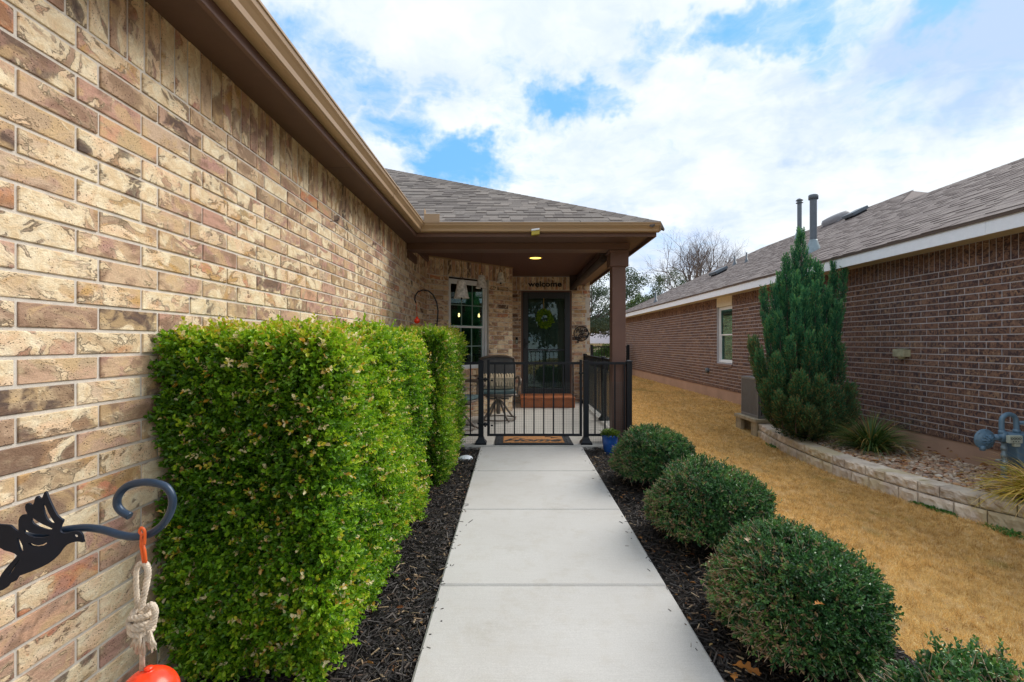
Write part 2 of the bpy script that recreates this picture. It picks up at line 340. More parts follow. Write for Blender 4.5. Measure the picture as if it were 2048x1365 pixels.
class MB:
    def __init__(s): s.v = []; s.f = []; s.sm = []; s.r = []; s.mi = []
    def add(s, vs, fs, smooth=False, rnd=.5, mi=0):
        o = len(s.v); s.v.extend([tuple(float(c) for c in p) for p in vs])
        for f in fs: s.f.append(tuple(i+o for i in f)); s.sm.append(smooth); s.r.append(rnd); s.mi.append(mi)
        return s
    def box(s, a, b, rot=0, piv=None, rnd=.5, mi=0):
        a, b = np.array(a, float), np.array(b, float); a, b2 = np.minimum(a, b), np.maximum(a, b)
        x0, y0, z0 = a; x1, y1, z1 = b2
        v = [(x0,y0,z0),(x1,y0,z0),(x1,y1,z0),(x0,y1,z0),(x0,y0,z1),(x1,y0,z1),(x1,y1,z1),(x0,y1,z1)]
        if rot:
            px, py = piv if piv is not None else ((x0+x1)/2, (y0+y1)/2); c, d = math.cos(rot), math.sin(rot)
            v = [(px+(x-px)*c-(y-py)*d, py+(x-px)*d+(y-py)*c, z) for x, y, z in v]
        return s.add(v, [(0,3,2,1),(4,5,6,7),(0,1,5,4),(1,2,6,5),(2,3,7,6),(3,0,4,7)], rnd=rnd, mi=mi)
    def obox(s, o, U, V, W, rnd=.5, mi=0):   # oriented box: corner o, edge vectors U,V,W
        o, U, V, W = map(np.array, (o, U, V, W))
        v = [o, o+U, o+U+V, o+V, o+W, o+U+W, o+U+V+W, o+V+W]
        return s.add(v, [(0,3,2,1),(4,5,6,7),(0,1,5,4),(1,2,6,5),(2,3,7,6),(3,0,4,7)], rnd=rnd, mi=mi)
    def tube(s, pts, r, n=8, smooth=True, cap=True, rnd=.5):
        pts = [Vector(p) for p in pts]; k = len(pts)
        rs = r if hasattr(r, '__len__') else [r]*k
        T = []
        for i in range(k):
            a = pts[max(i-1, 0)]; b = pts[min(i+1, k-1)]; t = (b-a)
            T.append(t.normalized() if t.length > 1e-9 else Vector((0, 0, 1)))
        ref = Vector((0, 0, 1)) if abs(T[0].z) < .9 else Vector((1, 0, 0))
        N = (ref - T[0]*ref.dot(T[0])).normalized(); vs = []
        for i in range(k):
            N = (N - T[i]*N.dot(T[i])); N = N.normalized() if N.length > 1e-6 else T[i].orthogonal().normalized()
            B = T[i].cross(N)
            for j in range(n):
                a = 2*math.pi*j/n; vs.append(pts[i] + (N*math.cos(a)+B*math.sin(a))*rs[i])
        fs = [(i*n+j, i*n+(j+1) % n, (i+1)*n+(j+1) % n, (i+1)*n+j) for i in range(k-1) for j in range(n)]
        s.add(vs, fs, smooth, rnd)
        if cap:
            o = len(s.v)-len(vs)
            s.f.append(tuple(o+j for j in reversed(range(n)))); s.f.append(tuple(o+(k-1)*n+j for j in range(n)))
            s.sm += [False]*2; s.r += [rnd]*2; s.mi += [0]*2
        return s
    def lathe(s, c, prof, n=20, axis='z', smooth=True, rnd=.5):
        vs = []; k = len(prof)
        for rr, h in prof:
            for j in range(n):
                a = 2*math.pi*j/n; x, y = rr*math.cos(a), rr*math.sin(a)
                if axis == 'z': p = (c[0]+x, c[1]+y, c[2]+h)
                elif axis == 'y': p = (c[0]+x, c[1]+h, c[2]+y)
                else: p = (c[0]+h, c[1]+x, c[2]+y)
                vs.append(p)
        fs = [(i*n+j, i*n+(j+1) % n, (i+1)*n+(j+1) % n, (i+1)*n+j) for i in range(k-1) for j in range(n)]
        s.add(vs, fs, smooth, rnd)
        return s
    def prism(s, poly, z0, z1, rnd=.5):     # xy polygon
        n = len(poly); v = [(x, y, z0) for x, y in poly]+[(x, y, z1) for x, y in poly]
        return s.add(v, [tuple(reversed(range(n))), tuple(range(n, 2*n))]+[(i, (i+1) % n, n+(i+1) % n, n+i) for i in range(n)], rnd=rnd)
    def build(s, name, mat, parent=None, bevel=0, rnd=False):
        V = np.array(s.v); V[:, 2] += ZC
        if parent is not None: V -= np.array(wloc(parent))
        me = bpy.data.meshes.new(name); me.from_pydata([tuple(p) for p in V], [], s.f)
        for mm in (mat if isinstance(mat, list) else [mat]): me.materials.append(mm)
        me.polygons.foreach_set('use_smooth', s.sm); me.polygons.foreach_set('material_index', s.mi)
        if rnd:
            a = me.attributes.new('rnd', 'FLOAT', 'FACE'); a.data.foreach_set('value', s.r)
        me.update()
        o = link(bpy.data.objects.new(name, me), parent)
        if bevel:
            bm = o.modifiers.new('bevel', 'BEVEL'); bm.width = bevel; bm.segments = 2; bm.limit_method = 'ANGLE'; bm.angle_limit = R(40)
        return o
def tag(o, label=None, cat=None, group=None, kind=None):
    if label: o['label'] = label
    if cat: o['category'] = cat
    if group: o['group'] = group
    if kind: o['kind'] = kind
    return o
def thing(name, loc, label, cat, group=None):
    o = bpy.data.objects.new(name, None); COL.objects.link(o); o.empty_display_size = .1
    o.location = (loc[0], loc[1], loc[2]+ZC); return tag(o, label, cat, group)
def smoothstep(a, b, x):
    t = np.clip((np.asarray(x, dtype=float)-a)/(b-a), 0, 1); return t*t*(3-2*t)
def unit(v): v = np.asarray(v, dtype=float); return v/np.maximum(np.linalg.norm(v, axis=-1, keepdims=True), 1e-9)

def leaves(Pp, D, N, L, W, rnd, fold=.25):
    """many oval leaves: Pp base points, D axis, N up; returns V, quads, rnd"""
    D = unit(D); S = unit(np.cross(D, N)); N = unit(np.cross(S, D))
    L = np.broadcast_to(L, (len(Pp),))[:, None]; W = np.broadcast_to(W, (len(Pp),))[:, None]
    b = Pp; t = Pp + D*L - N*L*.08
    up = N*W*fold
    r1 = Pp + D*L*.3 + S*W*.42 + up; r2 = Pp + D*L*.72 + S*W*.46 + up
    l1 = Pp + D*L*.3 - S*W*.42 + up; l2 = Pp + D*L*.72 - S*W*.46 + up
    V = np.stack([b, r1, r2, t, l2, l1], 1).reshape(-1, 3)
    i = np.arange(len(Pp))[:, None]*6
    Q = np.concatenate([i+np.array([[0, 1, 2, 3]]), i+np.array([[0, 3, 4, 5]])], 1).reshape(-1, 4)
    return V, Q, np.repeat(rnd, 2)
def sprigs(B, D, nl, slen, L, W, tone, spread=.9, r=rng):
    """twigs with paired leaves. B base, D dir, nl leaves each"""
    n = len(B); D = unit(D)
    rv = unit(r.normal(size=(n, 3))); S = unit(np.cross(D, rv)); T = np.cross(D, S)
    out = [[], [], [], [], [], []]
    for k in range(nl):
        f = (k//2+1)/(nl/2.0)
        sg = 1 if k % 2 == 0 else -1
        ang = (k//2)*1.4
        side = (S*math.cos(ang)+T*math.sin(ang))*sg
        jit = r.normal(size=(n, 3))*.35
        dirs = unit(D*(.45+.45*f)+side*spread*(1.15-.5*f)+jit+np.array([0, 0, .15]))
        base = B + D*(slen*f)
        nn = unit(D*.8+np.array([0, 0, .8])+r.normal(size=(n, 3))*.4)
        Lk = L*(r.uniform(.7, 1.15, n))*(1.05-.25*f)
        out[0].append(base); out[1].append(dirs); out[2].append(nn); out[3].append(Lk); out[4].append(Lk*W)
        out[5].append(np.clip(tone+r.normal(size=n)*.10, 0, 1))
    o = [np.concatenate(x) for x in out]
    return leaves(*o)
def sticks(B, E, r0, r1, rnd):
    """thin three-sided twigs from B to E"""
    n = len(B); D = unit(E-B); S = unit(np.cross(D, unit(rng.normal(size=(n, 3))))); T = np.cross(D, S)
    vs = []
    mid = (B+E)/2 + S*np.linalg.norm(E-B, axis=1)[:, None]*.08
    for c, rr in ((B, r0), (mid, (r0+r1)/2), (E, r1)):
        for a in (0, 2.094, 4.189): vs.append(c+(S*math.cos(a)+T*math.sin(a))*rr)
    V = np.stack(vs, 1).reshape(-1, 3); i = np.arange(n)[:, None]*9; Q = []
    for k in (0, 3):
        for j in range(3): Q.append(i+np.array([[k+j, k+(j+1) % 3, k+3+(j+1) % 3, k+3+j]]))
    Q = np.concatenate(Q, 1).reshape(-1, 4)
    return V, Q, np.repeat(rnd, 6)

# ------------------------------------------------------------------ ground
def zpath(y): return -1.226-.0176*(5.72-np.minimum(y, 5.78))
def zg(x, y):
    x = np.asarray(x, dtype=float); y = np.asarray(y, dtype=float)
    zl = zpath(y)-.055; zr = -1.55+.15*smoothstep(7.6, 10.5, y)
    return zl+(zr-zl)*smoothstep(1.6, 3.9, x)
xs = np.unique(np.concatenate([np.linspace(-60, -4, 8), np.linspace(-3, 6, 60), np.linspace(7, 90, 10)]))
ys = np.unique(np.concatenate([np.linspace(-30, -2, 6), np.linspace(-1, 14, 60), np.linspace(15, 30, 12), np.linspace(40, 260, 8)]))
X, Y = np.meshgrid(xs, ys); nx, ny = len(xs), len(ys)
V = np.stack([X.ravel(), Y.ravel(), zg(X, Y).ravel()-.012], 1)
i, j = np.meshgrid(np.arange(nx-1), np.arange(ny-1)); a = (j*nx+i).ravel()
o = arr_mesh('ground', V, [np.stack([a, a+1, a+nx+1, a+nx], 1)], M['ground'], smooth=True); tag(o, kind='structure')

# walkway: slabs with tooled edges
mb = MB(); ej = [5.765, 4.735, 3.694, 2.581, 1.50, .42, -.65, -1.7]
for k in range(len(ej)-1):
    y1, y0 = ej[k]-.004, ej[k+1]+.004; w0, w1 = -.393, .810
    def zz(y): return float(zpath(y))
    e = .010
    vs = []
    for (yy, ins, dz) in ((y0, 0, -.12), (y0, 0, -e), (y0, e, 0)):
        pass
    ring0 = [(w0, y0), (w1, y0), (w1, y1), (w0, y1)]
    ring2 = [(w0+e, y0+e), (w1-e, y0+e), (w1-e, y1-e), (w0+e, y1-e)]
    vs = [(x, y, zz(y)-.13) for x, y in ring0]+[(x, y, zz(y)-e*.8) for x, y in ring0]+[(x, y, zz(y)) for x, y in ring2]
    fs = [(8, 9, 10, 11)]
    for q in (0, 4):
        for c in range(4): fs.append((q+c, q+(c+1) % 4, q+4+(c+1) % 4, q+4+c))
    mb.add(vs, fs)
mb.box((w0+.01, -1.7, -1.6), (w1-.01, 5.76, -1.40))
o = mb.build('walkway', M['walk']); tag(o, kind='structure')
# porch slab, falling slightly toward the walk
def zfl(y): return -1.22+.012*(y-5.78)
mb = MB()
ax, ay, bx, by = -1.29, 5.78, 1.50, 9.7
vs = [(ax, ay, -1.6), (bx, ay, -1.6), (bx, by, -1.6), (ax, by, -1.6), (ax, ay, zfl(ay)), (bx, ay, zfl(ay)), (bx, by, zfl(by)), (ax, by, zfl(by))]
mb.add(vs, [(0,3,2,1),(4,5,6,7),(0,1,5,4),(1,2,6,5),(2,3,7,6),(3,0,4,7)])
o = mb.build('porch_floor', M['porch'], bevel=.012); tag(o, kind='structure')
# planting beds
for nm, x0, x1 in (('mulch_bed', -1.29, -.393), ('mulch_bed', .81, 1.68)):
    xs = np.linspace(x0, x1, 14); ys = np.linspace(-1.6, 5.775, 90); X, Y = np.meshgrid(xs, ys); nx = len(xs)
    edge = np.minimum(X-x0, x1-X)
    Z = zpath(Y)-.040+.012*np.sin(X*9+Y*7)*np.minimum(edge*10, 1)+.006*np.sin(Y*23)
    i, j = np.meshgrid(np.arange(nx-1), np.arange(len(ys)-1)); a = (j*nx+i).ravel()
    o = arr_mesh(nm, np.stack([X.ravel(), Y.ravel(), Z.ravel()], 1), [np.stack([a, a+1, a+nx+1, a+nx], 1)], M['soil'], smooth=True)
    tag(o, kind='structure')
def boxes(C, D, L, W, T, tilt):
    """many thin chips"""
    n = len(C); D = unit(D); up = unit(np.tile([0, 0, 1.0], (n, 1))+rng.normal(size=(n, 3))*tilt)
    S = unit(np.cross(D, up)); U = np.cross(S, D)
    h = [(-1,-1,-1),(1,-.7,-1),(1,.8,-1),(-1,1,-1),(-.9,-.9,1),(1,-.6,1),(.95,.7,1),(-1,.9,1)]
    V = np.stack([C+D*(a*L[:, None]/2)+S*(b*W[:, None]/2)+U*(c*T[:, None]/2) for a, b, c in h], 1).reshape(-1, 3)
    i = np.arange(n)[:, None]*8
    Q = np.concatenate([i+np.array([q]) for q in ([4,5,6,7],[0,1,5,4],[1,2,6,5],[2,3,7,6],[3,0,4,7])], 1).reshape(-1, 4)
    return V, Q
def chips(n, x0, x1, y0, y1, nm, label):
    y = y0+(y1-y0)*rng.random(n)**1.6; x = rng.uniform(x0, x1, n)
    z = zpath(y)-.034+rng.uniform(0, .028, n)
    C = np.stack([x, y, z], 1); a = rng.uniform(0, 2*np.pi, n)
    D = np.stack([np.cos(a), np.sin(a), rng.normal(size=n)*.28], 1)
    L = rng.gamma(3, .010, n)+.01; W = rng.uniform(.0025, .009, n); T = rng.uniform(.0015, .005, n)
    V, Q = boxes(C, D, L, W, T, .5)
    rr = rng.random(n)
    o = arr_mesh(nm, V, [Q], M['chip'], rnd=np.repeat(rr, 5)); tag(o, kind='stuff'); o['label'] = label
chips(15000, -1.05, -.40, 1.1, 5.76, 'mulch', 'dark shredded bark mulch between the walk and the tall hedge')
chips(13000, .82, 1.66, 1.1, 5.76, 'mulch', 'dark shredded bark mulch under the low round bushes')

n = 120; sd0 = rng.random(n) < .5; off_ = rng.gamma(1.2, .018, n); x = np.where(sd0, -.393+off_, .81-off_); y = 1.3+4.3*rng.random(n)
D = np.stack([rng.normal(size=n), rng.normal(size=n), np.zeros(n)], 1); V, Q = boxes(np.stack([x, y, zpath(y)+.002], 1), D, rng.gamma(2.5, .006, n)+.004, rng.uniform(.002, .005, n), rng.uniform(.001, .003, n), .1)
o = arr_mesh('mulch_crumbs', V, [Q], M['chip'], rnd=np.repeat(rng.random(n), 5)); tag(o, kind='stuff'); o['label'] = 'mulch crumbs spilled along the edges of the pale walk'
# ------------------------------------------------------------------ brickwork
HB, LB = .0762, .254
def brickwork(name, O, U, L, zbot, ztop, opens, parent, bm, mm, ph_u=0.0, soldier=True, depth=.10, alt=.0847):
    U = np.array([U[0], U[1], 0.]); N = np.cross(U, [0, 0, 1.]); O = np.array([O[0], O[1], 0.])
    j = .0055; Vs = []; Qs = []; rr = []; UV = []; cnt = 0
    def brick(u0, u1, z0, z1, deep, vert, rid):
        nonlocal cnt
        d = rng.normal()*.0009; ins = .0020; back = -(depth if deep else .014)
        jt = rng.normal(size=8)*.0007
        r0 = [(u0, z0), (u1, z0), (u1, z1), (u0, z1)]
        r1 = [(u0+ins+jt[0], z0+ins+jt[1]), (u1-ins+jt[2], z0+ins+jt[3]), (u1-ins+jt[4], z1-ins+jt[5]), (u0+ins+jt[6], z1-ins+jt[7])]
        pts = [(a, b, back) for a, b in r0]+[(a, b, -.0016+d) for a, b in r0]+[(a, b, d) for a, b in r1]
        Vs.extend([O+U*a+np.array([0, 0, b])+N*c for a, b, c in pts])
        fs = [(8, 9, 10, 11)]
        for q in (0, 4):
            for c in range(4): fs.append((q+c, q+(c+1) % 4, q+4+(c+1) % 4, q+4+c))
        for f in fs:
            Qs.append([cnt+k for k in f]); rr.append(rid)
            for k in f:
                a, b, c = pts[k]
                UV.append((b, a) if vert else (a-c*.7, b-c*.7))
        cnt += 12
    def cut(u0, u1, z0, z1):
        """pieces of [u0,u1] not covered by an opening"""
        segs = [(u0, u1, False, False)]
        for (a, b, c, d) in opens:
            if min(z1, d)-max(z0, c) > .03:
                new = []
                for (s, e, dl, dr) in segs:
                    if e <= a or s >= b: new.append((s, e, dl, dr)); continue
                    if s < a-.012: new.append((s, a-j, dl, True))
                    if e > b+.012: new.append((b+j, e, True, dr))
                segs = new
        return segs
    top = ztop
    if soldier:
        n = int(L/HB)+1
        for k in range(n):
            u0, u1 = k*HB+j, min((k+1)*HB-j, L-j)
            if u1-u0 < .012: continue
            for s, e, dl, dr in cut(u0, u1, ztop-.2635+j, ztop-j): brick(s, e, ztop-.2635+j, ztop-.004, False, True, rng.random())
        top = ztop-.2635
    k = 0; z1 = top
    while z1 > zbot:
        z0 = max(z1-HB, zbot); off = ph_u+(alt if k % 2 else 0)
        n0 = int(math.floor((0-off)/LB))-1
        for q in range(n0, int((L-off)/LB)+2):
            u0 = max(off+q*LB+j, 0 if off+q*LB < 0 else off+q*LB+j); u1 = min(off+(q+1)*LB-j, L)
            if u1-u0 < .015: continue
            rid = rng.random()
            for s, e, dl, dr in cut(u0, u1, z0+j, z1-j):
                if e-s > .012: brick(s, e, z0+j, z1-j, dl or dr, False, rid)
        z1 -= HB; k += 1
    arr = np.array(Vs)
    o = arr_mesh(name, arr, [np.array(Qs)], bm, parent, rnd=rr, uv=UV)
    # mortar body as a second material set of slabs, joined in the same mesh
    mbm = MB(); us = sorted({0, L, *[v for op in opens for v in op[:2]]}); zs = sorted({zbot, ztop, *[v for op in opens for v in op[2:]]})
    for a, b in zip(us[:-1], us[1:]):
        for c, d in zip(zs[:-1], zs[1:]):
            mu, mz = (a+b)/2, (c+d)/2
            if any(p[0] < mu < p[1] and p[2] < mz < p[3] for p in opens): continue
            mbm.obox(O+U*a+N*-.0050+np.array([0, 0, c]), U*(b-a), np.array([0, 0, d-c]), N*-(depth-.012))
    m2 = mbm.build(name+'_mortar', mm, parent)
    # join by data
    import bmesh
    bmx = bmesh.new(); bmx.from_mesh(o.data); rl = bmx.faces.layers.float.get('rnd')
    nf0 = len(bmx.faces); bmx.from_mesh(m2.data); bmx.faces.ensure_lookup_table()
    for f in bmx.faces[nf0:]: f.material_index = 1
    o.data.materials.append(mm); bmx.to_mesh(o.data); bmx.free()
    bpy.data.objects.remove(m2)
    return o

def shingles(name, O, U, S, ulim, vmax, mat, parent, expo=.135, mw=.17, under=True, base_poly=None):
    """rows of tabs; O eave point, U along the eave, S up the slope (unit), ulim(v)->(u0,u1)"""
    O, U, S = map(lambda a: np.array(a, dtype=float), (O, U, S)); N = np.cross(U, S); N /= np.linalg.norm(N)
    if N[2] < 0: N = -N
    P0 = []; W = []; T = []; rr = []; Vv = []
    v = 0.0
    while v < vmax:
        u0, u1 = ulim(v); w0, w1 = ulim(v+expo*.75); u0, u1 = max(u0, w0), min(u1, w1); u = u0-rng.random()*.1
        while u < u1:
            w = rng.uniform(.09, .24)*mw/.19; a, b = max(u, u0), min(u+w, u1)
            if b-a > .02:
                P0.append(O+U*a+S*v); W.append(b-a-.002); T.append(.005 if rng.random() < .5 else .0115); rr.append(rng.random())
            u += w
        v += expo
    P0 = np.array(P0); W = np.array(W)[:, None]; T = np.array(T)[:, None]; E = expo+.012
    V = np.stack([P0+N*0, P0+U*W, P0+U*W+S*E+N*.001, P0+S*E+N*.001, P0+N*T, P0+U*W+N*T, P0+U*W+S*E+N*(T*.35+.001), P0+S*E+N*(T*.35+.001)], 1).reshape(-1, 3)
    i = np.arange(len(P0))[:, None]*8
    Q = np.concatenate([i+np.array([q]) for q in ([4,5,6,7],[0,1,5,4],[1,2,6,5],[3,0,4,7])], 1).reshape(-1, 4)
    nb = len(V); rr = np.repeat(rr, 4); fl = [Q]
    if base_poly is not None:
        bp = np.array(base_poly, dtype=float)-N*.004; V = np.concatenate([V, bp, bp-N*.03]); k = len(bp)
        fl = [Q, np.array([[nb+q for q in range(k)]]), np.array([[nb+k+q for q in reversed(range(k))]]), np.array([[nb+q, nb+k+q, nb+k+(q+1) % k, nb+(q+1) % k] for q in range(k)])]
        rr = np.concatenate([rr, [.0]*(2+k)])
    return arr_mesh(name, V, fl, mat, parent, rnd=rr)
def ridge_caps(name, A, B, mat, parent, w=.15, step=.15):
    A, B = np.array(A, float), np.array(B, float); L = np.linalg.norm(B-A); D = (B-A)/L
    S = np.cross(D, [0, 0, 1]); S /= np.linalg.norm(S); Nn = np.cross(S, D); mb = MB(); d = 0
    while d < L:
        p = A+D*d; q = p+D*(step+.03); t = .004; dr = .052
        vs = [p-S*w-Nn*dr+Nn*t, p+Nn*(t+.012), p+S*w-Nn*dr+Nn*t, q-S*w-Nn*dr, q+Nn*.012, q+S*w-Nn*dr,
              p-S*w-Nn*(dr+.02), p-Nn*.02, p+S*w-Nn*(dr+.02)]
        mb.add(vs, [(0,1,4,3),(1,2,5,4),(6,7,1,0),(7,8,2,1),(0,3,6),(2,8,5)], rnd=random.random()); d += step
    return mb.build(name, mat, parent, rnd=True)

def window(name, parent, O, U, u0, u1, z0, z1, rec, cols, rows, gm, fm, fw=.045, rail=None, munt=True):
    """double hung window set back by rec into the wall"""
    U = np.array([U[0], U[1], 0.]); N = np.cross(U, [0, 0, 1.]); O = np.array([O[0], O[1], 0.])
    def ob(mb, a, b, c, d, f, bk): mb.obox(O+U*a+np.array([0, 0, c])-N*bk, U*(b-a), np.array([0, 0, d-c]), N*(bk-f))
    mb = MB(); f, bk = rec, rec+.07
    ob(mb, u0, u0+fw, z0, z1, f, bk); ob(mb, u1-fw, u1, z0, z1, f, bk); ob(mb, u0+fw, u1-fw, z1-fw, z1, f+.001, bk); ob(mb, u0+fw, u1-fw, z0, z0+fw, f+.001, bk)
    w = mb.build(name, fm, parent, bevel=.004)
    zr = rail if rail is not None else (z0+z1)/2
    for nm, c, d, ff in (('upper_sash', zr-.02, z1-fw, f+.012), ('lower_sash', z0+fw, zr+.02, f+.030)):
        mb = MB(); s = .03; a, b = u0+fw+.001, u1-fw-.001
        ob(mb, a, a+s, c, d, ff, ff+.025); ob(mb, b-s, b, c, d, ff, ff+.025); ob(mb, a+s, b-s, d-s, d, ff+.001, ff+.025); ob(mb, a+s, b-s, c, c+s, ff+.001, ff+.025)
        sash = mb.build(nm, fm, w, bevel=.002)
        if munt:
            mb = MB()
            for q in range(1, cols):
                uu = a+s+(b-a-2*s)*q/cols; ob(mb, uu-.008, uu+.008, c+s, d-s, ff+.008, ff+.022)
            for q in range(1, rows):
                zz2 = c+s+(d-c-2*s)*q/rows; ob(mb, a+s, b-s, zz2-.008, zz2+.008, ff+.009, ff+.021)
            mb.build('muntin', M['munt'], w)
        mb = MB(); ob(mb, a+s-.004, b-s+.004, c+s-.004, d-s+.004, ff+.014, ff+.0165); mb.build('pane', gm, w)
    return w
M['munt'] = plain('grey_green_muntin', (.20, .30, .27), .5)

def extrude(mb, prof, fn, ts, rnd=.5, smooth=False):
    """closed profile (o,z) swept through parameters ts by fn(o,z,t)"""
    n = len(prof); vs = [fn(o_, z_, t) for t in ts for o_, z_ in prof]
    fs = [(k*n+q, k*n+(q+1) % n, (k+1)*n+(q+1) % n, (k+1)*n+q) for k in range(len(ts)-1) for q in range(n)]
    fs += [tuple(reversed(range(n))), tuple((len(ts)-1)*n+q for q in range(n))]
    mb.add(vs, fs, smooth, rnd); return mb

# ------------------------------------------------------------------ our house
house = thing('brick_house', (-1.298, 7.3, -1.45), 'tan and cream brick house with brown eaves, covered porch and black storm door', 'house')
WX = -1.298
y00 = -1.1
phu = (1.2745-y00)
brickwork('wall', (WX, y00), (0, 1), 7.3-y00+.02, -1.50, 1.2147, [], house, M['brick'], M['mortar'], ph_u=(phu % LB)-.0847+.0052, alt=.079)
UA = np.array([.729, .6846]); UA /= np.linalg.norm(UA); LA = 1.753
OA = (-1.298, 7.3)
wz0, wz1 = -.435, 1.012
brickwork('wall', OA, UA, LA, -1.25, 1.30, [(.405, 1.214, wz0, wz1+.03)], house, M['brick'], M['mortar'], ph_u=.05)
BX, BY = OA[0]+UA[0]*LA, OA[1]+UA[1]*LA
brickwork('wall', (BX, BY), (0, 1), 9.6-BY, -1.25, 1.30, [], house, M['brick'], M['mortar'])
dX0, dX1, dzt = .150, 1.148, 1.030
brickwork('wall', (BX, 9.6), (1, 0), 1.507-BX, -1.25, 1.30, [(dX0-BX, dX1-BX, -1.25, dzt)], house, M['brick'], M['mortar'], ph_u=.11, depth=.12)
brickwork('wall', (1.507, 9.6), (0, 1), 22.0, -1.5, 1.20, [], house, M['brick'], M['mortar'], soldier=False)
# window and brick sill
w = window('window', house, OA, UA, .405, 1.214, wz0, wz1, .045, 3, 2, M['glass'], M['vinyl'], rail=.262)
NA = np.array([UA[1], -UA[0], 0]); UA3 = np.array([UA[0], UA[1], 0])
mb = MB()
for k in range(11):
    mb.obox(np.array([OA[0], OA[1], wz0-.085])+UA3*(.395+k*.0762)+NA*.03, UA3*.068, np.array([0, 0, .075]), -NA*.10, rnd=random.random())
mb.build('window_sill', M['brick'], house, rnd=True, bevel=.004)
# dark room behind the window
mb = MB(); pl = [(OA[0]-.02, OA[1]+.12), (BX-.11, BY+.02), (BX-.11, 12.5), (-5, 12.5), (-5, OA[1]+.12)]
n = len(pl); vs = [(x, y, -1.2) for x, y in pl]+[(x, y, 1.3) for x, y in pl]
mb.add(vs, [tuple(range(n)), tuple(reversed(range(n, 2*n)))]+[((i+1) % n, i, n+i, n+(i+1) % n) for i in range(1, n)])
mb.build('room', M['dark'], house)
# doorway: jambs, dark inner door, storm door
mb = MB()
mb.box((dX0, 9.615, -1.17), (dX0+.035, 9.72, dzt)); mb.box((dX1-.035, 9.615, -1.17), (dX1, 9.72, dzt)); mb.box((dX0+.035, 9.616, dzt-.035), (dX1-.035, 9.72, dzt))
mb.build('door_frame', M['trim'], house, bevel=.003)
a, b, c, d = dX0+.036, dX1-.036, -1.06, dzt-.036
mb = MB(); mb.box((a, 9.665, c), (b, 9.70, d))
for (u0, u1, v0, v1) in ((.10, .42, .08, .55), (.50, .84, .08, .55), (.10, .42, .65, 1.35), (.50, .84, .65, 1.35), (.10, .42, 1.45, 1.85), (.50, .84, 1.45, 1.85)):
    mb.box((a+u0, 9.655, c+v0), (a+u1, 9.666, c+v1))
mb.build('door', M['doorwood'], house, bevel=.005)
mb = MB(); s = .105
mb.box((a, 9.60, c), (a+s, 9.635, d)); mb.box((b-s, 9.60, c), (b, 9.635, d)); mb.box((a+s, 9.601, d-.12), (b-s, 9.634, d)); mb.box((a+s, 9.601, c), (b-s, 9.634, c+.17))
mb.box((a+s, 9.606, -.155), (b-s, 9.630, -.125))
sd = mb.build('storm_door', M['doorblack'], house, bevel=.006)
mb = MB(); mb.box((a+s-.005, 9.615, -.13), (b-s+.005, 9.619, d-.115)); mb.build('pane', M['glass'], sd)
mb = MB(); mb.box((a+s-.005, 9.615, c+.165), (b-s+.005, 9.619, -.15)); mb.build('pane', M['glass'], sd)
mb = MB(); mb.box((a+.02, 9.585, -.10), (a+.05, 9.602, .08)); mb.tube([(a+.035, 9.588, -.02), (a+.035, 9.55, -.02), (a+.10, 9.55, -.02)], .008); mb.build('handle', M['black'], sd)
# threshold
mb = MB(); mb.box((dX0, 9.56, -1.2), (dX1, 9.70, -1.07)); mb.build('threshold', M['concrete_pad'], house)
# soffits, fascia, beams, ceiling
zs_, zf_ = 1.205, 1.161; FX, FY, FR = -1.06, 5.34, 1.567
mb = MB(); mb.box((WX, -1.6, zs_), (FX-.02, 5.9, zs_+.02)); mb.box((FX-.02, FY+.02, zs_+.001), (FR-.02, 5.9, zs_+.021)); mb.box((1.404, 5.9, zs_), (FR-.02, 31.6, zs_+.02))
mb.build('soffit', M['soffit'], house)
mb = MB(); mb.box((FX-.02, -1.6, zf_), (FX, FY+.02, 1.30)); mb.box((FX, FY, zf_+.001), (FR-.02, FY+.02, 1.30)); mb.box((FR-.02, FY, zf_), (FR, 31.6, 1.30))
mb.build('fascia', M['trim'], house, bevel=.003)
mb = MB(); mb.box((WX+.001, 5.90, 1.129), (1.404, 6.13, 1.33)); fb = mb.build('porch_beam', M['trim'], house, bevel=.006)
mb = MB(); mb.box((1.235, 6.13, 1.127), (1.402, 9.597, 1.33)); mb.build('porch_beam', M['trim'], house, bevel=.006)
mb = MB(); mb.box((WX+.001, 5.94, 1.035), (WX+.028, 6.42, 1.128)); mb.box((WX+.001, 6.14, 1.2148), (WX+.03, 7.3, 1.31)); mb.box((WX-.12, -1.1, 1.2150), (WX+.0005, 7.45, 1.33)); mb.build('trim_board', M['trim'], house)
mb = MB(); mb.add([(WX, 6.13, 1.31), (1.235, 6.13, 1.31), (1.235, 9.62, 1.31), (WX, 9.62, 1.31), (WX, 6.13, 1.33), (1.235, 6.13, 1.33), (1.235, 9.62, 1.33), (WX, 9.62, 1.33)], [(0,3,2,1),(4,5,6,7),(0,1,5,4),(1,2,6,5),(2,3,7,6),(3,0,4,7)])
mb.build('porch_ceiling', M['ceil'], house)
# small pale trim bead where ceiling meets the angled wall
mb = MB(); mb.obox(np.array([OA[0], OA[1], 1.290])+NA*.002, UA3*LA, np.array([0, 0, .02]), NA*.02); mb.build('ceiling_bead', M['gutter'], house)
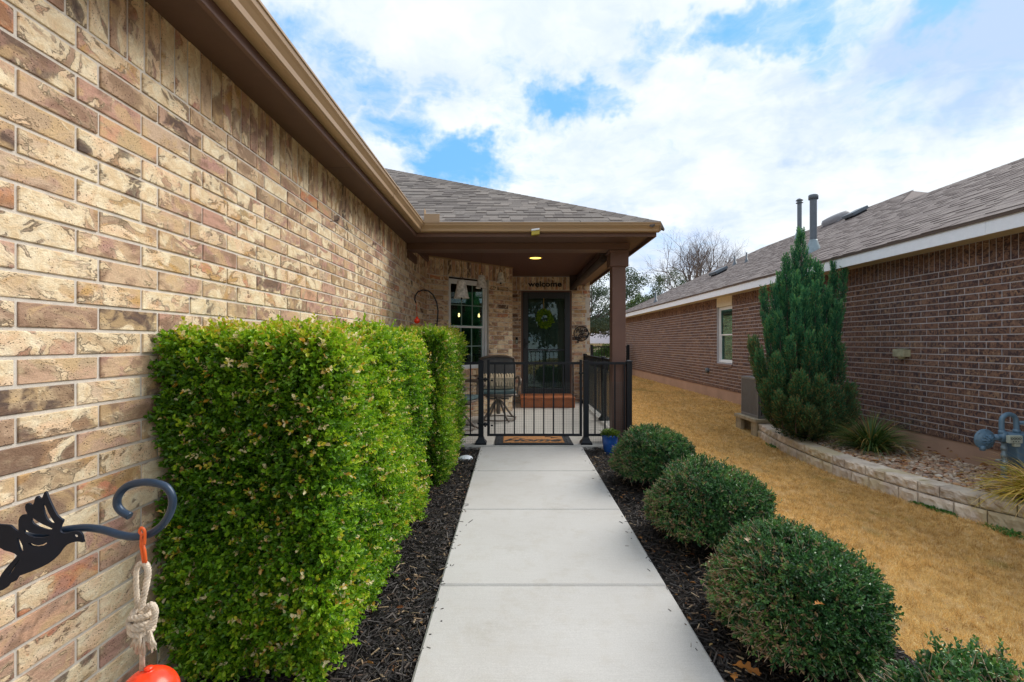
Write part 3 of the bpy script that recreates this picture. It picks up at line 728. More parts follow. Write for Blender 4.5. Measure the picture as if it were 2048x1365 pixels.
# column with cap
mb = MB(); cx, cy, hw = 1.285, 6.02, .083
mb.box((cx-hw, cy-hw, -1.30), (cx+hw, cy+hw, .96)); mb.box((cx-.112, cy-.112, .93), (cx+.112, cy+.112, 1.128))
mb.box((cx-.125, cy-.125, 1.10), (cx+.118, cy+.118, 1.127)); mb.box((cx-.10, cy-.10, -1.3), (cx+.10, cy+.10, -1.13))
mcol, nt, bb, _ = new_mat('chipped_brown_column'); g = G(nt); v = g.pos()
cc = g.mix(g.rng(g.noise(v, 3, 3), .3, .7), (.125, .066, .052), (.16, .085, .066))
ch = g.math('MULTIPLY', g.rng(g.noise(v, 38, 4, .6), .70, .72), g.rng(g.noise(v, 2.2, 2), .52, .6))
cc = g.mix(ch, cc, (.55, .50, .45)); g.put(bb.inputs['Base Color'], cc); bb.inputs['Roughness'].default_value = .6
mb.build('column', mcol, house, bevel=.006)
# gutters
prof = [(0, 0), (.052, 0), (.060, .006), (.064, .030), (.078, .050), (.088, .062), (.092, .082), (.098, .084), (.098, .094), (.080, .094), (.080, .088), (.074, .070), (.05, .03), (.004, .03), (.004, .094), (0, .094)]
gz = 1.205; mb = MB()
extrude(mb, prof, lambda o_, z_, t: (FX+.002+o_, (-1.6 if t == 0 else FY-.002-o_), gz+z_), (0, 1))
gl_ = mb.build('gutter', M['gutter'], house)
mb = MB()
extrude(mb, prof, lambda o_, z_, t: ((FX+.002+o_) if t == 0 else 1.585, FY-.002-o_, gz+z_), (0, 1))
mb.box((1.583, FY-.098, gz), (1.587, FY-.002, gz+.094))
gp = mb.build('gutter', M['gutter'], house)
for yy in (1.15, 4.05):
    mb = MB(); extrude(mb, [(o_*1.012+(.0015 if o_ > .02 else 0), z_-(.0012 if z_ < .01 else 0)) for o_, z_ in prof[:9]]+[(.0, .09)], lambda o_, z_, t: (FX+.002+o_, yy+t*.035, gz+z_), (0, 1)); mb.build('seam', M['gutter'], gl_)
for yy in (.6, 3.05, 4.95):
    mb = MB(); mb.box((FX-.0005, yy, zf_), (FX+.0012, yy+.003, gz)); mb.build('board_joint', M['shade'], house)
    mb = MB(); mb.box((WX+.01, yy+.3, zs_-.0008), (FX-.021, yy+.3035, zs_+.001)); mb.build('board_joint', M['shade'], house)
mb = MB(); gy = FY-.10
mb.box((FX+.10, gy-.002, gz+.092), (FX+.265, gy+.001, gz+.18)); mb.box((FX+.098, gy-.0, gz+.092), (FX+.101, gy+.10, gz+.24)); mb.build('splash_guard', M['gutter'], gp)
# roof planes (6 in 12)
sl = math.atan(.5); cs, sn = math.cos(sl), math.sin(sl); ze = 1.297; ex, ey, er = FX+.035, FY-.035, FR+.03; H = 6.0
def rp(x, y, h): return (x, y, ze+.5*h)
shingles('roof', (ex, -1.8, ze), (0, 1, 0), (-cs, 0, sn), lambda v: (0, (ey+1.8)+v*cs), H/cs, M['shingle'], house,
         base_poly=[rp(ex, -1.8, 0), rp(ex, ey, 0), rp(ex-H, ey+H, H), rp(ex-H, -1.8, H)])
shingles('roof', (ex, ey, ze), (1, 0, 0), (0, cs, sn), lambda v: (-v*cs, (er-ex)-v*cs), H/cs, M['shingle'], house,
         base_poly=[rp(ex, ey, 0), rp(er, ey, 0), rp(er-H, ey+H, H), rp(ex-H, ey+H, H)])
shingles('roof', (er, ey, ze), (0, 1, 0), (-cs, 0, sn), lambda v: (v*cs, 26), 3.0/cs, M['shingle'], house,
         base_poly=[rp(er, ey, 0), rp(er, 31, 0), rp(er-H, 31, H), rp(er-H, ey+H, H)])
ridge_caps('ridge_cap', (er, ey, ze+.01), (er-H, ey+H, ze+.5*H+.01), M['shingle'], house, w=.13)

# ------------------------------------------------------------------ neighbouring house
NX = 5.12
nh = thing('neighbouring_house', (NX, 12, -1.6), 'brown brick house across the lawn with white fascia and taupe shingle roof', 'house')
nb, NL = 22.7, 22.7+2.5
wu0, wu1 = nb-12.28, nb-11.42
nw0, nw1 = -.50, .885
brickwork('wall', (NX, nb), (0, -1), NL, -1.13, 1.115, [(wu0, wu1, nw0, 1.12)], nh, M['nbrick'], M['nmortar'], ph_u=.06)
brickwork('wall', (NX+9, nb), (-1, 0), 9.0, -1.13, 1.115, [], nh, M['nbrick'], M['nmortar'], soldier=False)
mb = MB(); mb.box((NX+.012, nb-.01, -2.0), (NX+.3, -2.5, -1.13)); mb.build('foundation', M['foundation'], nh); mb = MB(); mb.box((NX+.3, nb-.3, -2.0), (NX+9, nb-.012, -1.13)); mb.build('foundation', M['foundation'], nh)
w = window('window', nh, (NX, nb), (0, -1), wu0+.005, wu1-.005, nw0+.01, nw1, .055, 1, 1, M['nglass'], M['vinyl'], rail=.20, munt=False)
mb = MB()
for k in range(34):
    z = nw0+.07+k*.038; mb.obox((NX+.125, nb-wu0-.05, z), (0, -(wu1-wu0-.1), 0), (.012, 0, .010), (0, 0, .002))
mb.build('blinds', plain('grey_green_blind', (.16, .25, .22), .6), nh)
mb = MB(); mb.box((NX+.16, nb-wu0+.1, nw0-.1), (NX+1.5, nb-wu1-.1, nw1+.1)); mb.box((NX+.012, nb-wu0+.1, nw0-.1), (NX+.16, nb-wu0-.002, nw1+.1))
r_ = MB(); x0, x1, ya, yb, za, zb = NX+.135, NX+1.5, nb-wu1-.02, nb-wu0+.02, nw0-.02, nw1+.05
vs = [(x0, ya, za), (x1, ya, za), (x1, yb, za), (x0, yb, za), (x0, ya, zb), (x1, ya, zb), (x1, yb, zb), (x0, yb, zb)]
r_.add(vs, [(0,1,2,3),(4,7,6,5),(0,4,5,1),(1,5,6,2),(2,6,7,3)]); r_.build('room', M['dark'], nh)
mb = MB(); mb.box((NX-.006, nb-wu0-.004, nw1+.001), (NX+.05, nb-wu1+.004, 1.114)); mb.build('window_head_panel', M['cream'], nh)
mb = MB(); mb.obox((NX-.03, nb-wu0+.02, nw0-.07), (0, -(wu1-wu0+.04), 0), (.12, 0, .012), (0, 0, .055)); mb.build('window_sill', plain('brick_sill', (.20, .13, .11), .9, var=.3, scale=20), nh, bevel=.004)
EX = 4.80; nfz0, nfz1 = 1.098, 1.262
mb = MB(); mb.box((EX+.02, nb+.3, 1.116), (NX+.02, -2.6, 1.135)); mb.build('soffit', M['cream'], nh)
mb = MB(); mb.box((EX, nb+.3, nfz0), (EX+.02, 4.962, nfz1)); mb.build('fascia', M['white'], nh, bevel=.002)
mb = MB(); mb.box((EX+.0005, 4.960, nfz0+.001), (EX+.02, -2.6, nfz1-.001)); mb.build('fascia', M['white'], nh, bevel=.002)
mb = MB(); mb.box((EX+.02, nb+.28, nfz0), (EX+10, nb+.3, nfz1)); mb.build('fascia', M['white'], nh, bevel=.002)
ne = nb+.33; nze = 1.268; nex = EX-.03
def nrp(x, y): return (x, y, nze+.5*(x-nex))
HM, HN = 4.63, 3.33           # rise runs: the main ridge and the lower front ridge
def nul(v):
    h = v*cs
    if h <= HN: return (h, ne+2.6)
    return (h, ne-(10.17+(h-HN)) if False else ne-10.2-(h-HN))
shingles('roof', (nex, ne, nze), (0, -1, 0), (cs, 0, sn), nul, HM/cs, M['nshingle'], nh, mw=.19,
         base_poly=[nrp(nex, ne), nrp(nex+HM, ne-HM), nrp(nex+HM, 10.2+HM-HN), nrp(nex+HN, 10.2), nrp(nex+HN, -2.6), nrp(nex, -2.6)])
mb = MB()   # far slopes and the hip facing us
pk = nrp(nex+HM, 10.2+HM-HN); zr = pk[2]; zn = nze+.5*HN
mb.add([nrp(nex+HN, 10.2), (nex+HM+(HM-HN), 10.2, zn), pk], [(0, 1, 2)], rnd=.4)
mb.add([pk, (nex+2*HM, 10.2+HM-HN, nze), (nex+2*HM, ne, nze), (nex+HM, ne-HM, zr)], [(0, 1, 2, 3)], rnd=.4)
mb.add([(nex+HN, -2.6, zn), (nex+HN+3, -2.6, zn-1.5), (nex+HN+3, 10.2, zn-1.5), (nex+HN, 10.2, zn)], [(0, 1, 2, 3)], rnd=.4)
mb.add([(nex, ne, nze), (nex+HM, ne-HM, zr), (nex+2*HM, ne, nze)], [(0, 1, 2)], rnd=.4)
mb.build('roof_back', M['nshingle'], nh, rnd=True)
ridge_caps('ridge_cap', (nex+.05, ne-.05, nze+.03), (nex+HM, ne-HM, zr), M['nshingle'], nh, w=.10)
ridge_caps('ridge_cap', (nex+HM, ne-HM, zr-.01), (pk[0], pk[1], zr-.01), M['nshingle'], nh, w=.09)
ridge_caps('ridge_cap', (nex+HN, 10.2, zn-.01), (nex+HN, -2.6, zn-.01), M['nshingle'], nh, w=.09)
def zroof(x): return nze+.5*(x-nex)
def flue(x, y, top, r, capr, kind):
    z0 = zroof(x); mb = MB(); mb.lathe((x, y, 0), [(r, z0-.1), (r, top-.02)], 16)
    o = mb.build('flue', M['flue'], nh)
    mb = MB(); mb.lathe((x, y, z0), [(r*2.2, -.06), (r*1.9, .06), (r*1.15, .20), (r*1.12, .22), (r, .22)], 18); mb.build('flashing', M['galv'], o)
    mb = MB()
    if kind: mb.lathe((x, y, top), [(r, -.09), (capr, -.085), (capr, -.01), (capr*.9, .0), (0, .0)], 18)
    else: mb.lathe((x, y, top), [(r, -.13), (capr, -.12), (capr*.95, -.105), (r*.8, -.10), (r*.8, -.05), (capr, -.05), (capr*.95, -.03), (capr*.5, .01), (0, .015)], 18)
    mb.build('flue_cap', M['flue'], o)
flue(5.72, 9.3, 2.82, .062, .085, True)
flue(8.6, 14.66, 4.32, .062, .10, False)
for (x, y, h, r) in ((7.57, 16.66, .29, .035), (7.25, 15.16, .30, .026), (5.2, 17.8, .36, .035)):
    mb = MB(); z = zroof(x); mb.lathe((x, y, z), [(r*3, -.05), (r*2.0, .03), (r*1.1, .12), (r, .12), (r, h), (0, h)], 12); mb.build('vent_pipe', M['flue'], nh)
# low vents on the roof
def rvent(x, y, L, W, hh, nm, rounded):
    z = zroof(x); U = np.array([0, -1, 0]); S = np.array([cs, 0, sn]); N = np.array([-sn, 0, cs]); c = np.array([x, y, z]); mb = MB()
    if rounded:
        vs = []; fs = []; n = 24
        for k, (sc, h_) in enumerate(((1, 0), (1, hh*.5), (.85, hh*.9), (.5, hh), (.05, hh*1.02))):
            for q in range(n):
                a_ = 2*math.pi*q/n; p_ = 3.2; ca, sa = math.cos(a_), math.sin(a_)
                rx = math.copysign(abs(ca)**(2/p_), ca)*L/2*sc; ry = math.copysign(abs(sa)**(2/p_), sa)*W/2*sc
                vs.append(c+U*rx+S*ry+N*(h_+.02))
        fs = [(k*n+q, k*n+(q+1) % n, (k+1)*n+(q+1) % n, (k+1)*n+q) for k in range(4) for q in range(n)]
        mb.add(vs, fs, True); mb.obox(c-U*L*.45-S*W*.45, U*L*.9, S*W*.9, N*.03)
        mb.build(nm, plain('vent_dome', (.20, .20, .22), .6), nh)
    else:
        mb.obox(c-U*L/2-S*W/2+N*.05, U*L, S*W, N*(hh-.05)); o = mb.build(nm, M['flue'], nh, bevel=.01)
        mb = MB()
        for k in range(3): mb.obox(c-U*L*.46+U*(L*.33*k)-S*W*.4, U*L*.2, S*W*.8, N*.05)
        mb.build('vent_throat', M['black'], o)
rvent(8.95, 13.5, .80, .50, .17, 'roof_vent', True)
rvent(8.62, 12.25, .42, .42, .13, 'roof_vent', False)
rvent(6.8, 16.1, .62, .42, .14, 'roof_vent', False)
# wall vent hood, hose fitting
mb = MB(); c = P(1811, 707, 6.37); x = NX
mb.box((x-.10, c[1]-.09, c[2]-.045), (x, c[1]+.09, c[2]+.05)); mb.add([(x-.10, c[1]-.09, c[2]+.05), (x-.10, c[1]+.09, c[2]+.05), (x, c[1]+.09, c[2]+.065), (x, c[1]-.09, c[2]+.065)], [(0, 1, 2, 3), (0, 3, 2, 1)])
mb.tube([(x-.05, c[1], c[2]-.04), (x-.05, c[1], c[2]-.075)], [.045, .03], 12)
mb.build('vent_hood', plain('stained_vent', (.36, .36, .25), .6, var=.3, scale=18), nh, bevel=.006)
mb = MB(); c = P(1416, 741, 12.8); mb.lathe((NX-.07, c[1], c[2]), [(0, 0), (.06, 0), (.07, .03), (.06, .07)], 14, axis='x'); mb.build('vent_hood', M['flue'], nh)

# ------------------------------------------------------------------ porch fence and gate
FY0, pt = 5.88, -.215
zt0, zt1, zb0, zb1 = -.262, -.232, -1.125, -1.098
def fpost(parent, x, y, plate=True):
    zb = zfl(y); mb = MB(); h = .031
    mb.box((x-h, y-h, zb), (x+h, y+h, pt-.012)); mb.box((x-h-.006, y-h-.006, pt-.013), (x+h+.006, y+h+.006, pt-.004)); 
    mb.add([(x-h, y-h, pt-.004), (x+h, y-h, pt-.004), (x+h, y+h, pt-.004), (x-h, y+h, pt-.004), (x, y, pt+.010)], [(0,1,4),(1,2,4),(2,3,4),(3,0,4)])
    if plate:
        w_ = .068; vs = []
        for ww, zz_ in ((w_, zb), (w_, zb+.022), (.045, zb+.05), (h+.002, zb+.085)): vs += [(x-ww, y-ww, zz_), (x+ww, y-ww, zz_), (x+ww, y+ww, zz_), (x-ww, y+ww, zz_)]
        mb.add(vs, [(k*4+q, k*4+(q+1) % 4, (k+1)*4+(q+1) % 4, (k+1)*4+q) for k in range(3) for q in range(4)])
    return mb.build('post', M['black'], parent, bevel=.002)
def wires(parent, A, B, z0, z1, step=.021, t=.0014):
    A, B = np.array([*A, 0.]), np.array([*B, 0.]); L = np.linalg.norm(B-A); U = (B-A)/L; N = np.array([-U[1], U[0], 0]); mb = MB()
    u = 0
    while u < L: mb.obox(A+U*u+np.array([0, 0, z0]), U*t, (0, 0, z1-z0), N*t); u += step
    z = z0
    while z < z1: mb.obox(A+np.array([0, 0, z])+N*t, U*L, (0, 0, t), N*t); z += step
    return mb.build('wire_mesh', M['wire'], parent)
M['wire'] = plain('dark_wire', (.10, .13, .13), .4, .6)
fence = thing('porch_fence', (1.393, FY0, -1.22), 'black metal picket fence with square posts around the covered porch', 'fence')
for x, y in ((-.392, FY0), (.874, FY0), (1.393, FY0), (1.393, 7.55), (1.393, 9.50)): fpost(fence, x, y)
def rail(parent, A, B, z0, z1, w=.026):
    A, B = np.array([*A, 0.]), np.array([*B, 0.]); U = B-A; N = np.array([-U[1], U[0], 0]); N /= np.linalg.norm(N)
    mb = MB(); mb.obox(A-N*w/2+np.array([0, 0, z0]), U, N*w, (0, 0, z1-z0)); return mb.build('rail', M['black'], parent, bevel=.002)
def picket(parent, x, y, z0=zb1, z1=zt0):
    mb = MB(); h = .0078; mb.box((x-h, y-h, z0), (x+h, y+h, z1)); return mb.build('picket', M['black'], parent)
for A, B in (((-1.295, FY0), (-.423, FY0)), ((.905, FY0), (1.362, FY0)), ((1.393, 5.911), (1.393, 7.519)), ((1.393, 7.581), (1.393, 9.469))):
    rail(fence, A, B, zt0, zt1); rail(fence, A, B, zb0, zb1)
for x in (-.519, -.637, -.755, -.873, -.991, -1.109, -1.227): picket(fence, x, FY0)
for x in (.983, 1.103, 1.222, 1.338): picket(fence, x, FY0)
y = 6.01
while y < 9.45:
    if abs(y-7.55) > .05: picket(fence, 1.393, y)
    y += .1176
wires(fence, (-1.295, FY0+.016), (-.42, FY0+.016), -1.215, -.47)
wires(fence, (.905, FY0+.016), (1.362, FY0+.016), -1.215, -.47); wires(fence, (1.375, 5.911), (1.375, 9.469), -1.19, -.40)
gate = thing('porch_gate', (.814, FY0, -1.13), 'black metal picket gate standing closed between two posts at the end of the walk', 'gate')
gx0, gx1 = -.318, .826
mb = MB(); mb.box((gx0, FY0-.014, zb0), (gx0+.032, FY0+.014, -.205)); mb.build('stile', M['black'], gate, bevel=.002)
mb = MB(); mb.box((gx1-.030, FY0-.014, zb0), (gx1, FY0+.014, -.205)); mb.build('stile', M['black'], gate, bevel=.002)
rail(gate, (gx0+.033, FY0), (gx1-.031, FY0), zt0, zt1); rail(gate, (gx0+.033, FY0), (gx1-.031, FY0), zb0, zb1)
for k in range(9): picket(gate, -.2245+.1178*k, FY0)
wires(gate, (gx0+.033, FY0+.015), (gx1-.031, FY0+.015), -1.10, -.47)
for z in (-.44, -.98):
    mb = MB(); mb.box((gx0-.075, FY0-.045, z-.013), (gx0+.02, FY0-.015, z+.013)); mb.lathe((gx0-.02, FY0-.05, z), [(0, -.028), (.011, -.026), (.011, .026), (0, .028)], 10)
    mb.tube([(gx0+.045, FY0-.03, z-.012), (gx0+.075, FY0-.03, z-.012)], .010, 8); mb.tube([(gx0-.115, FY0-.03, z+.01), (gx0-.06, FY0-.03, z+.01)], .010, 8); mb.build('hinge', M['black'], gate)
mb = MB(); mb.box((gx1-.03, FY0-.04, -.375), (gx1+.05, FY0-.014, -.355)); mb.tube([(gx1-.045, FY0-.035, -.365), (gx1-.02, FY0-.035, -.365)], .012, 8); mb.build('latch', M['black'], gate)

# ------------------------------------------------------------------ things on the porch
s = thing('painted_step', (.63, 9.2, -1.18), 'terracotta painted step in front of the black storm door', 'step')
mb = MB(); mb.box((.136, 8.85, zfl(8.85)), (1.116, 9.555, -1.03)); mb.build('riser', M['woodstep'], s, bevel=.008)
mb = MB(); mb.box((.126, 8.835, -1.029), (1.126, 9.556, -.992)); mb.build('tread', M['woodstep'], s, bevel=.010)
# coir mat
mt = thing('door_mat', (.2, 6.0, -1.21), 'coir door mat lettered Home with a scrolled black rubber border under the gate', 'mat')
mb = MB(); mx0, mx1, my0, my1, mz = -.225, .715, 5.80, 6.36, -1.2185
mb.box((mx0, my0, mz-.0), (mx1, my1, mz+.014)); mb.build('border', M['rubber'], mt, bevel=.003)
mb = MB(); mb.box((mx0+.10, my0+.07, mz+.0145), (mx1-.10, my1-.07, mz+.019)); mb.build('coir_panel', M['coir'], mt)
mb = MB()
for k in range(64):
    t = k/64*2; per = []
    u = random.random(); side = k % 4
    cxx, cyy = ((mx0+.05, my0+.03+.5*u), (mx1-.05, my0+.03+.5*u), (mx0+.04+.86*u, my0+.035), (mx0+.04+.86*u, my1-.035))[side]
    a0 = random.random()*6; mb.tube([(cxx+.018*math.cos(a0+q*.7)*(1-q*.1), cyy+.018*math.sin(a0+q*.7)*(1-q*.1), mz+.015) for q in range(7)], .0025, 4)
so_ = mb.build('scrollwork', plain('grey_scroll', (.06, .07, .085), .5), mt)
def text(body, name, loc, size, mat, parent, rot, extrude_=.002, shear=0.0, sx=1, bold=.0, align='CENTER'):
    cu = bpy.data.curves.new(name, 'FONT'); cu.body = body; cu.size = size; cu.extrude = extrude_; cu.shear = shear; cu.align_x = align; cu.align_y = 'CENTER'; cu.offset = bold
    tmp = bpy.data.objects.new(name+'_src', cu); COL.objects.link(tmp); bpy.context.view_layer.update()
    me = bpy.data.meshes.new_from_object(tmp); bpy.data.objects.remove(tmp); bpy.data.curves.remove(cu)
    me.transform(Matrix.Diagonal((sx, 1, 1, 1))); me.materials.clear(); me.materials.append(mat); me.name = name
    o = bpy.data.objects.new(name, me); COL.objects.link(o)
    o.parent = parent; p = Vector((loc[0], loc[1], loc[2]+ZC)) - (wloc(parent) if parent else Vector((0, 0, 0)))
    o.location = p; o.rotation_euler = rot; return o
text('Home', 'lettering', (.21, 6.00, mz+.0205), .24, M['rubber'], mt, (0, 0, 0), .001, .45, 1.15, .006)
mb = MB()
for k, (xx, yy) in enumerate(((-.06, 5.98), (.0, 6.12), (.47, 6.14), (.53, 6.0), (.40, 6.2))):
    mb.tube([(xx, yy, mz+.021), (xx+.05, yy+.02, mz+.021), (xx+.10, yy-.01, mz+.021)], [.006, .004, .001], 4)
fo_ = mb.build('flourish', M['rubber'], mt)
# wreath
wr = thing('wreath', (.60, 9.56, .43), 'round light green leafy wreath hanging on the black storm door', 'wreath')
wc = P(1089, 638, 9.57); n = 900; a = rng.uniform(0, 2*np.pi, n); rr_ = .118+rng.normal(size=n)*.020
Bp = np.stack([wc[0]+np.cos(a)*rr_, wc[1]+rng.uniform(-.04, .02, n), wc[2]+np.sin(a)*rr_*1.12], 1)
Dd = np.stack([-np.sin(a)*.8+np.cos(a)*rng.normal(size=n)*.8, rng.uniform(-.9, 0, n), np.cos(a)*.8+np.sin(a)*rng.normal(size=n)*.8], 1)
V, Q, rn = leaves(Bp, Dd, np.tile([0, -1., .3], (n, 1))+rng.normal(size=(n, 3))*.3, rng.uniform(.03, .06, n), rng.uniform(.015, .028, n), rng.random(n))
arr_mesh('leaves', V, [Q], M['wreath'], wr, rnd=rn)
mb = MB(); mb.tube([(wc[0]+.115*math.cos(q*.2618), wc[1]+.01, wc[2]+.13*math.sin(q*.2618)) for q in range(25)], .012, 6); mb.build('ring', M['twig'], wr)
mb = MB(); mb.box((wc[0]-.022, wc[1]+.015, wc[2]+.14), (wc[0]-.006, wc[1]+.018, wc[2]+.40)); mb.build('ribbon', M['ribbon'], wr)
# welcome lettering over the door
wl = thing('welcome_sign', (.62, 9.58, 1.13), 'dark metal word welcome mounted on the bricks above the door', 'sign')
text('welcome', 'lettering', (P(1090, 569, 9.585)[0], 9.585, P(1090, 569, 9.585)[2]), .15, M['black'], wl, (R(90), 0, 0), .006, .0, 1.2, .0035)
# round sign
rs = thing('round_sign', (1.36, 9.58, .14), 'round black metal ring sign with script hung on the brick beside the door', 'sign')
c = P(1162.5, 667.5, 9.575)
mb = MB(); mb.tube([(c[0]+.142*math.cos(q*math.pi/20), c[1], c[2]+.142*math.sin(q*math.pi/20)) for q in range(41)], .009, 8); mb.build('ring', M['black'], rs)
for tx, dz, sz in (('Bless', .055, .125), ('our', -.01, .075), ('Home', -.065, .11)): text(tx, 'lettering', (c[0]-.0, c[1]+.002, c[2]+dz), sz, M['black'], rs, (R(90), R(-8), 0), .004, .4, .95, .003)
mb = MB(); mb.box((c[0]-.075, c[1]-.01, c[2]-.185), (c[0]-.05, c[1]+.015, c[2]-.13)); mb.build('clip', M['black'], rs); mb = MB(); mb.box((c[0]+.14, c[1]-.005, c[2]-.02), (c[0]+.165, c[1]+.015, c[2]+.015)); mb.build('clip', M['black'], rs)
# doorbell
db = thing('doorbell', (.07, 9.58, 0), 'small dark doorbell with a pale button plate on the brick beside the door', 'doorbell')
c = P(1033.5, 682, 9.58); mb = MB(); mb.box((c[0]-.024, c[1]-.006, c[2]-.06), (c[0]+.024, c[1]+.019, c[2]+.07)); mb.build('housing', M['black'], db, bevel=.005)
mb = MB(); mb.box((c[0]-.019, c[1]-.011, c[2]-.052), (c[0]+.019, c[1]-.006, c[2]+.015)); mb.lathe((c[0], c[1]-.011, c[2]-.02), [(.012, 0), (.012, -.003), (0, -.003)], 12, axis='y'); mb.build('button', M['label'], db, bevel=.002)
# recessed ceiling lamp
cl = thing('ceiling_light', (.34, 7.52, 1.31), 'round recessed lamp glowing yellow in the porch ceiling', 'light')
c = (.338, 7.5, 1.31)
mb = MB(); mb.lathe(c, [(.115, -.004), (.095, -.012), (.088, -.004)], 24); mb.build('trim_ring', M['gutter'], cl)
mb = MB(); mb.lathe(c, [(.089, -.006), (.0, -.0065)], 24); mb.build('lens', M['glow'], cl)
# bells
def bell(pxc, ytop, ybot, wpx, Yd, label):
    t = P(pxc, ytop, Yd); b = P(pxc, ybot, Yd); r = wpx*Yd/F/2; h = t[2]-b[2]
    o = thing('hanging_bell', (t[0], Yd, b[2]), label, 'bell', 'stone bells hung from the porch ceiling')
    mb = MB(); mb.lathe((t[0], Yd, b[2]), [(r*.86, .01), (r*.93, 0), (r, .0), (r*.99, h*.05), (r*.90, h*.10), (r*.86, h*.2), (r*.72, h*.5), (r*.60, h*.8), (r*.52, h*.95), (r*.40, h*.99), (0, h)], 28)
    bd = mb.build('bell_body', M['stonebell'], o)
    mb = MB(); mb.tube([(t[0]+.02*math.cos(q*.4), Yd, t[2]+.018+.02*math.sin(q*.4)) for q in range(17)], .004, 6); mb.tube([(t[0], Yd, t[2]+.036), (t[0], Yd, 1.309)], .0028, 6); mb.build('cord', M['trim'], o)
    mb = MB(); mb.lathe((t[0], Yd, b[2]-.012), [(0, -.014), (.013, -.008), (.016, .004), (.008, .02), (.002, .10), (0, .1)], 12); mb.build('clapper', M['black'], o)
bell(923, 560, 597, 31, 6.6, 'largest grey stone bell hanging in front of the window from the porch ceiling')
bell(963, 550.5, 577, 23.5, 7.0, 'middle sized grey stone bell hanging at the top corner of the window')
bell(1001.5, 545, 566, 18, 7.45, 'smallest grey stone bell hanging beyond the window near the brick corner')
# rolled shade under the side beam
rsd = thing('rolled_shade', (1.14, 7.8, 1.03), 'dark rolled up porch shade fixed under the side beam', 'shade')
mb = MB(); mb.tube([(1.15, 6.25, 1.075), (1.15, 9.45, 1.075)], .052, 14); mb.build('roll', M['shade'], rsd)
mb = MB(); mb.box((1.09, 6.20, 1.125), (1.235, 6.235, 1.309)); mb.box((1.09, 9.46, 1.02), (1.235, 9.49, 1.309)); mb.tube([(1.15, 6.19, 1.075), (1.15, 6.26, 1.075)], .02, 8); mb.build('bracket', M['shade'], rsd)
# interior bulbs
for (px, yy, lb) in ((918, 630, 'glowing filament bulb seen through the window behind the largest bell'), (958, 631, 'glowing filament bulb seen through the window under the middle bell')):
    c = P(px, yy, 9.4); o = thing('pendant_bulb', tuple(c), lb, 'lamp', 'filament bulbs inside the window')
    mb = MB(); mb.lathe(tuple(c), [(0, -.042), (.013, -.036), (.018, -.018), (.015, .012), (.010, .035), (0, .036)], 14); mb.build('bulb', M['bulb'], o)
    mb = MB(); mb.tube([(c[0], c[1], c[2]+.036), (c[0], c[1], 1.29)], .004, 6); mb.lathe((c[0], c[1], c[2]), [(.014, .03), (.014, .08), (0, .082)], 10); mb.build('cord', M['black'], o)

